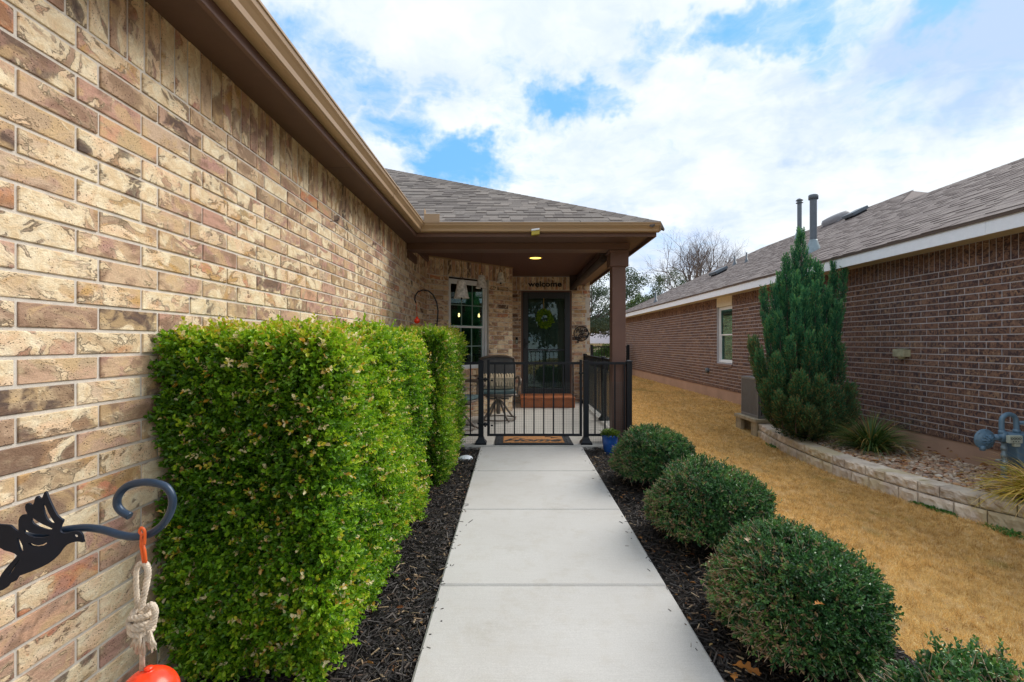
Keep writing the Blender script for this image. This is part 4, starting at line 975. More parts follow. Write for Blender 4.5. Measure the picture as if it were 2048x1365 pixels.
# patio chairs
def chair(loc, rz, label):
    o = thing('patio_chair', (0, 0, 0), label, 'chair', 'swivel patio chairs on the porch'); o.location = (0, 0, 0); z0 = -ZC
    def S(p): return (p[0], p[1], p[2]+z0)
    mb = MB()   # base: four bowed legs and a ring
    for k in range(4):
        a = k*math.pi/2+.5; ca, sa = math.cos(a), math.sin(a)
        mb.tube([S((ca*.03, sa*.03, .30)), S((ca*.08, sa*.08, .27)), S((ca*.16, sa*.16, .16)), S((ca*.25, sa*.25, .05)), S((ca*.31, sa*.31, .018)), S((ca*.33, sa*.33, .03))], [.018, .018, .017, .016, .014, .010], 8)
    mb.tube([S((.27*math.cos(q*.2618), .27*math.sin(q*.2618), .030)) for q in range(25)], .012, 6)
    mb.lathe(S((0, 0, .10)), [(.03, 0), (.035, .05), (.028, .2), (.05, .25), (.05, .27), (0, .27)], 12)
    mb.build('swivel_base', M['chairm'], o)
    mb = MB(); mb.box(S((-.20, -.02, .355)), S((.20, .02, .375))); mb.box(S((-.02, -.22, .355)), S((.02, .22, .375)))
    for s_ in (-1, 1): mb.tube([S((s_*.16, -.10, .345)), S((s_*.04, -.10, .345))], .016, 8)
    mb.tube([S((-.27, -.26, .42)), S((-.29, -.1, .385)), S((-.27, .1, .37)), S((-.25, .24, .40))], .015, 8); mb.tube([S((.27, -.26, .42)), S((.29, -.1, .385)), S((.27, .1, .37)), S((.25, .24, .40))], .015, 8)
    mb.tube([S((-.27, -.26, .42)), S((0, -.28, .41)), S((.27, -.26, .42))], .015, 8)
    for s_ in (-1, 1):      # back posts
        mb.tube([S((s_*.25, .22, .40)), S((s_*.275, .27, .60)), S((s_*.28, .31, .80)), S((s_*.27, .34, .945))], .016, 8)
    mb.tube([S((-.27, .34, .945)), S((-.16, .35, .975)), S((0, .355, .985)), S((.16, .35, .975)), S((.27, .34, .945))], .018, 8)
    mb.build('frame', M['chairm'], o)
    mb = MB(); n = 9; vs = []
    for k in range(n):
        t = k/(n-1); zz_ = .45+.5*t; yy_ = .235+.115*t
        for q in range(7):
            u = -1+q/3; vs.append(S((u*.262, yy_+.03*(1-u*u)-.01, zz_+(.03*(1-u*u) if k == n-1 else 0))))
    fs = [(k*7+q, k*7+q+1, (k+1)*7+q+1, (k+1)*7+q) for k in range(n-1) for q in range(6)]
    mb.add(vs, fs, True); sl_ = mb.build('backrest', M['sling'], o); sm = sl_.modifiers.new('thick', 'SOLIDIFY'); sm.thickness = .008
    mb = MB(); mb.box(S((-.255, -.26, .425)), S((.255, .22, .475))); mb.build('seat', M['seatpad'], o, bevel=.015)
    mb = MB(); n = 12
    for k in range(n):
        x = -.235+.47*k/(n-1); mb.tube([S((x, -.02, .52)), S((x, .02, .60)), S((x, .12, .685)), S((x, .20, .70))], [.018, .026, .026, .016], 8)
    mb.box(S((-.24, .0, .485)), S((.24, .20, .66))); mb.build('cushion', M['cushion'], o, bevel=.02)
    for s_ in (-1, 1):
        mb = MB(); x = s_*.315
        mb.tube([S((s_*.275, .27, .62)), S((x, .20, .655)), S((x, .0, .665)), S((x, -.18, .66)), S((x, -.27, .64)), S((x, -.30, .60)), S((x, -.27, .57)), S((x, -.24, .585))], [.014, .020, .024, .026, .026, .022, .016, .01], 8)
        mb.tube([S((x, -.2, .655)), S((s_*.30, -.19, .55)), S((s_*.28, -.2, .42))], .014, 8); mb.build('armrest', M['chairm'], o)
    return o
ch = chair((0, 0, 0), 0, 'bronze swivel patio chair with charcoal back and ribbed beige cushion facing the gate')
ch.location = (-.235, 7.55, zfl(7.55)+ZC); ch.rotation_euler.z = R(4)
c2 = ch.copy(); COL.objects.link(c2)
for k in ch.children:
    q = k.copy(); COL.objects.link(q); q.parent = c2
c2['label'] = 'bronze swivel patio chair mostly hidden behind the farther hedge below the window'
c2.location = (-.80, 6.75, zfl(6.75)+ZC); c2.rotation_euler.z = R(70)

# ------------------------------------------------------------------ small things on the eave and wall
fl = thing('security_light', (.23, 5.32, 1.2), 'small white and yellow floodlight on the brown fascia over the porch', 'light')
c = P(1071, 466, 5.30); mb = MB(); mb.obox((c[0]-.045, 5.27, c[2]-.032), (.088, 0, .012), (0, .05, 0), (0, 0, .045)); mb.build('lens', plain('yellow_plastic', (.42, .33, .03), .35), fl, bevel=.004)
mb = MB(); mb.obox((c[0]-.045, 5.262, c[2]+.014), (.088, 0, .012), (0, .06, 0), (0, 0, .018)); mb.box((c[0]-.012, 5.31, c[2]-.01), (c[0]+.012, 5.339, c[2]+.02)); mb.build('housing', M['white'], fl, bevel=.003)
nl_ = thing('wall_nail', (-1.28, 3.4, .85), 'single nail sticking out of the tan brick wall under the eave', 'nail')
c = P(664, 440, 3.40); c[0] = WX; mb = MB(); mb.tube([(WX-.01, 3.45, c[2]), (WX+.055, 3.45, c[2]+.006), (WX+.058, 3.45, c[2]+.018)], .0022, 6); mb.lathe((WX+.058, 3.45, c[2]+.018), [(0, 0), (.005, 0), (.005, .002), (0, .002)], 8); mb.build('shank', M['black'], nl_)
# the far crook with its feeder
ck = thing('garden_crook', (-.88, 5.68, -1.27), 'thin black shepherd crook standing behind the farther hedge beside the porch', 'garden hook')
pts = [(832, 607), (829.5, 600), (830.5, 592), (836, 584), (846, 580.5), (857, 582.5), (866, 590), (873, 604), (876, 622), (875, 640), (872, 660), (871, 700), (871, 800), (871, 905)]
mb = MB(); mb.tube([tuple(P(a, b, 5.68)) for a, b in pts], [.007]+[.0085]*13, 8); mb.build('pole', M['black'], ck)
fd = thing('hummingbird_feeder', tuple(P(834, 645, 5.68)), 'small red hummingbird feeder with round perch plate hanging from the thin crook', 'feeder')
c = P(834, 643, 5.68); mb = MB(); mb.lathe(tuple(c), [(0, -.028), (.024, -.022), (.036, 0), (.03, .022), (.014, .036), (.010, .055), (0, .056)], 16); mb.build('bottle', M['red'], fd)
mb = MB(); c2_ = P(832, 650, 5.68); mb.lathe(tuple(c2_), [(0, -.01), (.066, -.008), (.072, 0), (.066, .008), (0, .01)], 20); mb.build('perch_plate', plain('tan_plate', (.45, .25, .12), .5), fd)
mb = MB(); mb.tube([tuple(P(833, 606, 5.68)), tuple(P(834, 634, 5.68))], .0025, 6); mb.build('hanger', M['orange'], fd)

# ------------------------------------------------------------------ bird garden hook close to the camera
YB = .76
bk = thing('bird_garden_hook', (P(-330, 1200, YB)[0], YB+.006, -1.30), 'curled blue grey metal garden hook with a flat navy hummingbird silhouette', 'garden hook')
def catmull(p, m=8):
    p = [np.array(q, float) for q in p]; p = [2*p[0]-p[1]]+p+[2*p[-1]-p[-2]]; out = []
    for i in range(1, len(p)-2):
        for k in range(m):
            t = k/m; out.append(.5*((2*p[i])+(-p[i-1]+p[i+1])*t+(2*p[i-1]-5*p[i]+4*p[i+1]-p[i+2])*t*t+(-p[i-1]+3*p[i]-3*p[i+1]+p[i+2])*t**3))
    out.append(p[-2]); return out
hp = [(-330, 1500), (-330, 1300), (-322, 1190), (-285, 1115), (-215, 1078), (-130, 1066), (-20, 1068), (70, 1072), (130, 1060), (170, 1056), (205, 1060), (240, 1070), (270, 1074), (300, 1068), (325, 1050), (341, 1024), (345, 998), (334, 976), (312, 967), (284, 965), (256, 972), (239, 988), (234, 1007), (242, 1022), (260, 1033)]
pp = [P(a, b, YB) for a, b in catmull(hp, 6)]
pp = [np.array([pp[0][0], YB, -1.36])]+pp
mb = MB(); mb.tube([tuple(q) for q in pp], .0058, 12); mb.build('pole', M['hook'], bk)
def plate(name, outline, holes, Yp, th, mat, parent):
    cu = bpy.data.curves.new(name, 'CURVE'); cu.dimensions = '2D'; cu.fill_mode = 'BOTH'; cu.extrude = th/2
    for poly in [outline]+holes:
        sp = cu.splines.new('POLY'); sp.points.add(len(poly)-1); sp.use_cyclic_u = True
        for q, (a, b) in zip(sp.points, poly):
            w_ = P(a, b, Yp); q.co = (w_[0], w_[2], 0, 1)
    tmp = bpy.data.objects.new(name+'_src', cu); COL.objects.link(tmp); bpy.context.view_layer.update()
    me = bpy.data.meshes.new_from_object(tmp); bpy.data.objects.remove(tmp); bpy.data.curves.remove(cu)
    me.transform(Matrix.Translation((0, Yp, ZC)) @ Matrix.Rotation(R(90), 4, 'X')); me.transform(Matrix.Translation(-wloc(parent)))
    me.materials.clear(); me.materials.append(mat); me.name = name
    return link(bpy.data.objects.new(name, me), parent)
q = lambda L: [(a/5.69, 960+b/5.69) for a, b in L]
outl = q([(-250, 440), (-120, 470), (0, 505), (60, 508), (125, 515), (160, 545), (190, 572), (218, 590), (222, 560), (218, 510), (222, 455), (235, 420), (262, 395), (300, 392), (325, 400), (318, 375), (300, 345), (295, 300), (305, 272), (325, 262), (345, 270), (360, 285), (385, 280), (400, 250), (405, 215), (420, 190), (438, 182), (455, 200), (468, 212), (488, 210), (500, 175), (515, 140), (525, 130), (540, 145), (560, 205), (590, 270), (625, 345), (660, 405), (700, 440), (728, 455), (722, 480), (705, 510), (695, 545), (692, 580), (710, 600), (745, 608), (790, 600), (830, 588), (880, 582), (915, 590), (938, 610), (948, 640), (952, 675), (965, 705), (945, 710), (920, 702), (890, 698), (850, 705), (800, 720), (755, 745), (720, 780), (670, 850), (610, 910), (540, 960), (450, 1005), (350, 1045), (270, 1075), (215, 1095), (180, 1150), (120, 1175), (90, 1215), (40, 1250), (0, 1262), (-60, 1275), (-60, 1230), (-20, 1180), (0, 1120), (30, 1065), (80, 1000), (140, 935), (205, 860), (175, 835), (120, 815), (60, 800), (10, 770), (-60, 740), (-180, 640)])
holes = [q(L) for L in ([(500, 275), (515, 270), (530, 300), (560, 370), (600, 440), (632, 488), (615, 497), (580, 485), (545, 450), (515, 385), (498, 310)],
    [(365, 440), (385, 432), (430, 465), (500, 505), (560, 530), (605, 552), (590, 570), (530, 562), (450, 535), (390, 500), (368, 465)],
    [(283, 568), (300, 562), (340, 590), (420, 612), (500, 615), (575, 622), (560, 645), (480, 658), (400, 655), (330, 630), (290, 600)],
    [(328, 718), (350, 712), (400, 735), (450, 742), (500, 730), (540, 708), (545, 720), (500, 748), (430, 760), (370, 750)],
    [(205, 655), (218, 650), (240, 690), (265, 740), (275, 800), (262, 818), (240, 805), (225, 760), (208, 700)],
    [(845, 632), (856, 620), (875, 617), (892, 625), (896, 640), (885, 652), (865, 657), (850, 647)],
    [(120, 1085), (135, 1060), (160, 1020), (190, 970), (240, 895), (232, 900), (180, 965), (140, 1020), (110, 1075)])]
plate('bird', outl, holes, YB-.014, .003, M['birdm'], bk)
# rope ornament with red float
rp_ = thing('rope_float_ornament', tuple(P(297, 1394, YB)), 'red glass float hanging on a knotted cotton rope from the curled garden hook', 'ornament')
mb = MB(); hk = [(285, 1072), (279, 1063), (283, 1056), (289, 1062), (290, 1075), (289, 1090)]
mb.tube([tuple(P(a, b, YB-.010)) for a, b in catmull(hk, 4)], .0022, 6); mb.tube([tuple(P(a, b, YB-.006)) for a, b in ((283, 1072), (282, 1090), (286, 1118), (289, 1132), (292, 1124), (290, 1105), (284, 1078))], .0022, 6)
mb.build('wire_hook', M['orange'], rp_)
def rope3(mb, pts, rad, turns):
    pts = [np.array(p_) for p_ in catmull(pts, 10)]; n = len(pts)
    for s_ in range(3):
        out = []
        for i_, p_ in enumerate(pts):
            t = pts[min(i_+1, n-1)]-pts[max(i_-1, 0)]; t /= np.linalg.norm(t); a_ = np.cross(t, [0, 1, 0]); a_ /= np.linalg.norm(a_); b_ = np.cross(t, a_)
            ph = 2*math.pi*(turns*i_/n+s_/3); out.append(tuple(p_+(a_*math.cos(ph)+b_*math.sin(ph))*rad*.47))
        mb.tube(out, rad*.52, 7)
mb = MB()
RS = .84
rope3(mb, [P(276, 1215, YB), P(273, 1185, YB), P(272, 1150, YB), P(276, 1132, YB), P(284, 1126, YB)], .0042, 5)
rope3(mb, [P(283, 1126, YB-.004), P(292, 1130, YB-.004), P(296, 1145, YB-.004), P(292, 1172, YB-.004), P(286, 1200, YB-.004), P(282, 1225, YB-.004)], .0050, 6)
kn = [(266, 1226, 15, -.012), (266, 1233, 20, .02), (268, 1241, 22, -.02), (268, 1249, 21, .02), (270, 1256, 20, -.02), (272, 1263, 16, .0), (272, 1240, 10, .02)]
for (ax_, ay_, rr2, tl) in kn:
    cc_ = P(284, ay_, YB); rd = rr2*YB/F
    rope3(mb, [cc_+np.array([rd*math.cos(t_), rd*.8*math.sin(t_), rd*.35*math.cos(t_+1)*(1 if tl >= 0 else -1)]) for t_ in np.linspace(0, 6.4, 11)], .0048, 6)
rope3(mb, [P(290, 1222, YB-.012), P(302, 1210, YB-.016), P(310, 1222, YB-.014), P(306, 1242, YB-.014), P(294, 1256, YB-.016)], .0052, 4)
for k in range(64):
    x1 = 262+52*random.random(); dy = random.uniform(-.018, .006); x0 = 284+(x1-284)*.6
    ln = 1300+random.uniform(-12, 14)-abs(x1-284)*.3
    mb.tube([tuple(P(x0, 1262, YB+dy*.6)), tuple(P((x0+x1)/2, 1282, YB+dy)), tuple(P(x1+random.uniform(-3, 3), ln, YB+dy))], [.0017, .0016, .0012], 5)
for k in range(7): mb.tube([tuple(P(282+k*1.4, 1265, YB)), tuple(P(284+random.uniform(-4, 4), 1305, YB)), tuple(P(281+k*1.5, 1344, YB))], .0018, 5)
mb.build('rope', M['rope'], rp_)
mb = MB(); c = P(297, 1394, YB); r0 = 54*YB/F
mb.lathe(tuple(c), [(0.0001, -r0)]+[(r0*math.cos(a_), r0*math.sin(a_)) for a_ in np.linspace(-1.5, 1.5, 20)]+[(.006, r0), (.006, r0+.004), (0, r0+.004)], 32); mb.build('float', M['red'], rp_)

# ------------------------------------------------------------------ tall clipped hedges
def rbox(n, lo, hi, rad, faces=('-y', '+x', '+z', '-x', '+y'), wts=None):
    """points and normals on a rounded, slightly lumpy box"""
    lo, hi = np.array(lo), np.array(hi); d = hi-lo
    A = {'-y': d[0]*d[2], '+y': d[0]*d[2], '+x': d[1]*d[2], '-x': d[1]*d[2], '+z': d[0]*d[1]}
    w = np.array([A[f]*(wts or {}).get(f, 1) for f in faces]); w = w/w.sum(); pick = rng.choice(len(faces), n, p=w)
    u, v = rng.random(n), rng.random(n); Pn = np.zeros((n, 3)); Nn = np.zeros((n, 3))
    for k, f in enumerate(faces):
        m_ = pick == k; ax = 'xyz'.index(f[1]); ot = [a for a in (0, 1, 2) if a != ax]
        Pn[m_, ax] = hi[ax] if f[0] == '+' else lo[ax]
        Pn[m_, ot[0]] = lo[ot[0]]+u[m_]*d[ot[0]]; Pn[m_, ot[1]] = lo[ot[1]]+v[m_]*d[ot[1]]
        Nn[m_, ax] = 1 if f[0] == '+' else -1
    core_lo, core_hi = lo+rad, hi-rad; core_lo[2] = lo[2]-1
    C = np.clip(Pn, core_lo, core_hi); D = Pn-C; L = np.linalg.norm(D, axis=1, keepdims=True)
    Nn = np.where(L > 1e-6, D/np.maximum(L, 1e-6), Nn); Pn = np.where(L > 1e-6, C+Nn*rad, Pn)
    lump = .018*np.sin(Pn[:, 0]*9+1)*np.sin(Pn[:, 1]*7+2)+.016*np.sin(Pn[:, 2]*8+Pn[:, 1]*5)+.014*np.sin(Pn[:, 0]*23+Pn[:, 2]*19+Pn[:, 1]*17)
    return Pn+Nn*lump[:, None], Nn
def hedge(name, lo, hi, rad, n, nl, L, label, extra=None):
    o = thing(name, ((lo[0]+hi[0])/2, (lo[1]+hi[1])/2, -1.30), label, 'hedge', 'tall clipped boxwood hedges along the brick wall')
    Pn, Nn = rbox(n, lo, hi, rad, wts={'-y': 2.6, '-x': .12, '+y': .3, '+z': .8})
    # ragged lower edge: thin out and pull in towards the ground
    h = (Pn[:, 2]-lo[2]); keep = rng.random(n) < np.clip(.45+h/.14, 0, 1); Pn, Nn = Pn[keep], Nn[keep]; h = h[keep]; n = len(Pn)
    Pn = Pn-Nn*(np.clip(.20-h, 0, 1)*.3)[:, None]
    hole = (np.sin(Pn[:, 0]*13+Pn[:, 2]*15)+np.sin(Pn[:, 1]*16+Pn[:, 2]*9+1)+rng.normal(size=n)*.5)
    dep = rng.uniform(-.005, .085, n)*np.where(hole > 1.5, 1.2, .65); dep[rng.random(n) < .05] -= .035
    base = Pn-Nn*(dep+.035)[:, None]
    D = unit(Nn*.75+np.array([0, 0, .40])+rng.normal(size=(n, 3))*.42)
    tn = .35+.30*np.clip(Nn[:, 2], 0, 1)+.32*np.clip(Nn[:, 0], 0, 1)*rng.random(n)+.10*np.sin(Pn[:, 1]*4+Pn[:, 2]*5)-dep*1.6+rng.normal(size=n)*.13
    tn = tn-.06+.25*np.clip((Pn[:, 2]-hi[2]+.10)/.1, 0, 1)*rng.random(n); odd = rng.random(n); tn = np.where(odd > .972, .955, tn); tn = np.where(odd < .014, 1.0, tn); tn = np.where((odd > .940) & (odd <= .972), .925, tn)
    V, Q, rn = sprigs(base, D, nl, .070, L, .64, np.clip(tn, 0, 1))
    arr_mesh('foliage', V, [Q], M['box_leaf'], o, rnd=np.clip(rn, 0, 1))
    k = rng.choice(n, n//5); B = base[k]-Nn[k]*.03; E = base[k]+D[k]*.055
    V, Q, rn = sticks(B, E, .0016, .0009, rng.random(len(k))); arr_mesh('twigs', V, [Q], M['twig'], o, rnd=rn)
    mb = MB()   # woody stems at the foot
    for q_ in range(22):
        sx, sy = random.uniform(lo[0]+.12, hi[0]-.10), random.uniform(lo[1]+.10, hi[1]-.1); zb0_ = float(zpath(sy))-.05
        mb.tube([(sx, sy, zb0_), (sx+random.uniform(-.06, .06), sy+random.uniform(-.06, .06), zb0_+.18), (sx+random.uniform(-.1, .1), sy+random.uniform(-.1, .1), zb0_+.42)], [.011, .009, .006], 6)
    mb.build('stems', M['bark'], o)
    # inner leaves around a dark solid core added to block light
    Pn2, Nn2 = rbox(9000, np.array(lo)+.10, np.array(hi)-.10, max(rad-.06, .03))
    h = Pn2[:, 2]-lo[2]; Pn2 = Pn2-Nn2*(np.clip(.35-h, 0, 1)*.5)[:, None]
    B = Pn2; E = Pn2+unit(Nn2+rng.normal(size=Pn2.shape)*.6)*.10-Nn2*.05
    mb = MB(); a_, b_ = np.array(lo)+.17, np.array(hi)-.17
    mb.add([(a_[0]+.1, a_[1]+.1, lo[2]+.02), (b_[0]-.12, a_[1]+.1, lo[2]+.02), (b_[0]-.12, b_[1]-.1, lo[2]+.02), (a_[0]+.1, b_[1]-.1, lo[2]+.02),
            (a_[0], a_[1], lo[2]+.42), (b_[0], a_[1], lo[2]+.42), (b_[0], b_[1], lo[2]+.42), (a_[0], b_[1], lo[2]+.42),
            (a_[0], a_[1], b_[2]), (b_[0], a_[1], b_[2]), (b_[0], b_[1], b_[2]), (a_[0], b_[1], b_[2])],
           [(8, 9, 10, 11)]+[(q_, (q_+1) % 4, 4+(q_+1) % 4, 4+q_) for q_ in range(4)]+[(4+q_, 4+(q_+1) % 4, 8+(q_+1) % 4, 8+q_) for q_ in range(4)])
    mb.build('shade_core', M['core'], o)
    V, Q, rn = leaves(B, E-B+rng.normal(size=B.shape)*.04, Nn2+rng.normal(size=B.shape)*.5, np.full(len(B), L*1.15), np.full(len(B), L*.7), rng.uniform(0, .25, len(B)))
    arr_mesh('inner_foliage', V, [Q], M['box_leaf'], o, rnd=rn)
    return o
hedge('boxwood_hedge', (-1.31, 1.76, -1.27), (-.655, 3.66, .055), .14, 19000, 10, .0235, 'nearer tall square clipped boxwood hedge, yellow tipped, between the brick wall and the walk')
hedge('boxwood_hedge', (-1.29, 4.22, -1.27), (-.575, 5.56, .115), .13, 8600, 10, .0215, 'farther tall clipped boxwood hedge beside the porch fence')

# ------------------------------------------------------------------ low round bushes
def dome(n, rx, ry, h):
    z = rng.random(n)**.8; a = rng.uniform(0, 2*np.pi, n)
    th = np.arccos(np.clip(1-z*1.28, -1, 1)); st = np.sin(th)**.78; ct = np.cos(th)
    Pn = np.stack([np.cos(a)*st*rx, np.sin(a)*st*ry, h*(.44+.56*ct)], 1)
    Nn = unit(np.stack([np.cos(a)*st/rx, np.sin(a)*st/ry, ct*.56/h*1.3], 1))
    lump = .022*np.sin(Pn[:, 0]*13+1)*np.sin(Pn[:, 1]*11)+.018*np.sin(Pn[:, 2]*17+Pn[:, 0]*6)+.012*np.sin(Pn[:, 0]*31+Pn[:, 1]*29+Pn[:, 2]*27)
    return Pn+Nn*lump[:, None], Nn
def bush(label, loc, rx, ry, h, n, L, warm):
    o = thing('round_bush', (loc[0], loc[1], loc[2]), label, 'bush', 'low round clipped bushes beside the walk'); c = np.array(loc)
    Pn, Nn = dome(n, rx, ry, h); Pn[:, 2] = np.maximum(Pn[:, 2], .03)
    dep = rng.uniform(0, .055, n); base = Pn+c-Nn*(dep+.02)[:, None]
    D = unit(Nn*.7+np.array([0, 0, .25])+rng.normal(size=(n, 3))*.55)
    bare = np.clip((-Nn[:, 0])*1.4-.35, 0, 1)*np.clip(1.25-Pn[:, 2]/h, 0, 1)
    keep = rng.random(n) > bare*.55
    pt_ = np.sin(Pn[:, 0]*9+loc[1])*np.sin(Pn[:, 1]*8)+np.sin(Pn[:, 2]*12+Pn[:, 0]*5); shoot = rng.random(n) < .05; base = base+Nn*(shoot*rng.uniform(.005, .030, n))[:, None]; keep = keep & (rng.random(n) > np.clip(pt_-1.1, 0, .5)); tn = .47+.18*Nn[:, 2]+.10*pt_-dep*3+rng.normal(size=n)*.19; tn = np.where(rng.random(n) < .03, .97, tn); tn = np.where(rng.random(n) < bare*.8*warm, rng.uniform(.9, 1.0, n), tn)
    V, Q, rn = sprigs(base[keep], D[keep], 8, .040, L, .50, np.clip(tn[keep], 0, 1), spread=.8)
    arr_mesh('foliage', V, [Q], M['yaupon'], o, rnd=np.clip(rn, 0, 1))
    k = rng.choice(n, int(n*.50)); wgt = rng.random(len(k)) < (.38+.6*bare[k]); k = k[wgt]
    B = base[k]-Nn[k]*.02; E = base[k]+unit(D[k]+rng.normal(size=(len(k), 3))*.55)*rng.uniform(.04, .085, len(k))[:, None]
    V, Q, rn = sticks(B, E, .0015, .0008, rng.random(len(k))); arr_mesh('twigs', V, [Q], M['twig'], o, rnd=rn)
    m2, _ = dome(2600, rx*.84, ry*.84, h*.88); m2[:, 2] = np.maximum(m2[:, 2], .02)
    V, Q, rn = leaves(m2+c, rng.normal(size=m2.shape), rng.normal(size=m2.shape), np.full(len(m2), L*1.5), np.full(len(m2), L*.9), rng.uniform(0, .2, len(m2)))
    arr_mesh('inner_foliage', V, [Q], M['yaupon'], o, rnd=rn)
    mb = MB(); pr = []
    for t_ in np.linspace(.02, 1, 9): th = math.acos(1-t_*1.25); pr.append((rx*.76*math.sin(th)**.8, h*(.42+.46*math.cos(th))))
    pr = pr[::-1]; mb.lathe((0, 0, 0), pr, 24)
    mb.v = [(x+c[0], y*ry/rx+c[1], max(z, .01)+c[2]) for x, y, z in mb.v]; mb.build('shade_core', M['core'], o)  # solid core added under the leaves, shade put into its dark colour
    return o
def zb_(y): return float(zpath(y))-.045
bush('largest low round dark green bush beside the walk, its walk side dry', (1.205, 2.12, zb_(2.12)), .312, .40, .487, 7600, .0190, 1.0)
bush('low round dark green bush in the middle of the row, behind the largest one', (1.255, 3.17, zb_(3.17)), .358, .40, .520, 6500, .0190, .8)
bush('low round dark green bush beside the blue pot, nearest to the porch', (1.240, 4.37, zb_(4.37)), .338, .38, .525, 5400, .0200, .5)
bush('low round bush cut off by the bottom corner of the picture, nearest of the row', (1.235, 1.17, zb_(1.17)), .385, .35, .485, 7000, .0190, .8)

# ------------------------------------------------------------------ lawn
RC = np.array([(5.2, 2.85), (4.75, 3.1), (4.42, 3.5), (4.17, 3.98), (4.06, 4.18), (3.96, 4.46), (3.87, 4.8), (3.80, 5.3), (3.77, 5.9), (3.81, 6.62), (3.90, 7.3), (4.03, 7.95), (4.07, 8.10)])
RCs = np.array(catmull([(a, b, 0) for a, b in RC], 8))[:, :2]
def xcurve(y): return np.interp(y, RCs[:, 1], RCs[:, 0])
def inlawn(x, y):
    lim = np.where(y < 2.9, 9.0, np.where(y < 8.1, xcurve(y)-.015, 5.09)); ok = x < lim
    ok &= x > np.where(y < 5.80, 1.62+.05*np.sin(y*5)+.03*np.sin(y*17), 1.515)
    ok &= ~((x > 3.93) & (y > 8.0) & (y < 8.9)); return ok
def blades(n, y0, y1, ln, w, x1=5.1):
    y = rng.uniform(y0, y1, n); x = rng.uniform(1.5, x1, n); k = inlawn(x, y); x, y = x[k], y[k]; n = len(x)
    z = zg(x, y)-.006; B = np.stack([x, y, z], 1); a = rng.uniform(0, 2*np.pi, n); el = rng.uniform(.35, 1.45, n); tf_ = np.sin(x*23+np.sin(y*9)*2)*np.sin(y*19+x*5)+.6*np.sin(x*47+y*31)+rng.normal(size=n)*.3; ln = ln*np.clip(1+.30*tf_, .45, 1.6)
    D = np.stack([np.cos(a)*np.cos(el), np.sin(a)*np.cos(el), np.sin(el)], 1); S = unit(np.cross(D, rng.normal(size=(n, 3))))*(w*rng.uniform(.6, 1.2, n)/2)[:, None]
    L = (ln*rng.uniform(.5, 1.25, n))[:, None]; bend = rng.normal(size=(n, 3))*.25; mid = B+D*L*.55; tip = B+unit(D+bend+np.array([0, 0, -.15]))*L
    V = np.stack([B-S, B+S, mid+S*.8, mid-S*.8, tip], 1).reshape(-1, 3); i = np.arange(n)[:, None]*5
    return V, i+np.array([[0, 1, 2, 3]]), i+np.array([[3, 2, 4]]), rng.random(n)
Vs, Qs, Ts, Rs = [], [], [], []; off = 0
for args in ((98000, .75, 3.0, .036, .0024, 4.6), (150000, 3.0, 6.0, .038, .0032), (90000, 6.0, 10.0, .040, .0052), (60000, 10.0, 16.0, .044, .0090), (32000, 16.0, 25.0, .05, .016)):
    V, Q, T, rn = blades(*args); Vs.append(V); Qs.append(Q+off); Ts.append(T+off); Rs.append(rn); off += len(V)
nq = [np.concatenate(Rs)]*2
o = arr_mesh('grass', np.concatenate(Vs), [np.concatenate(Qs), np.concatenate(Ts)], M['grass'], rnd=np.concatenate(nq)); tag(o, kind='stuff'); o['label'] = 'short dormant golden lawn between the bushes and the stone edging'
# fallen leaves scattered on mulch, lawn and stones
def litter(n, fn, nm, label, Ls=(.02, .06)):
    P_ = fn(n); n = len(P_); D = rng.normal(size=(n, 3)); D[:, 2] *= .25; N_ = np.tile([0, 0, 1.], (n, 1))+rng.normal(size=(n, 3))*.35
    L = rng.uniform(*Ls, n); V, Q, rn = leaves(P_, D, N_, L, L*rng.uniform(.3, .5, n), rng.random(n), fold=.35)
    o = arr_mesh(nm, V, [Q], M['dead_leaf'], rnd=rn); tag(o, kind='stuff'); o['label'] = label
def f1(n):
    l = rng.random(n) < .45; x = np.where(l, rng.uniform(-.72, -.41, n), rng.uniform(.83, 1.1, n)); y = 1.2+4.4*rng.random(n)**1.4; return np.stack([x, y, zpath(y)-.014], 1)
litter(150, f1, 'leaf_litter', 'small dry leaves scattered over the dark mulch', (.014, .038))
def f3(n):
    x = rng.uniform(4.0, 5.1, n); x = np.where(rng.random(n) < .6, rng.uniform(4.75, 5.1, n), x); y = rng.uniform(4.3, 8.0, n); k = x > xcurve(y)+.2; x, y = x[k], y[k]; return np.stack([x, y, -1.345+.03*rng.random(len(x))+.07*(x > 4.85)*rng.random(len(x))], 1)
litter(260, f3, 'leaf_litter', 'brown oak leaves caught among the river stones at the wall', (.035, .07))

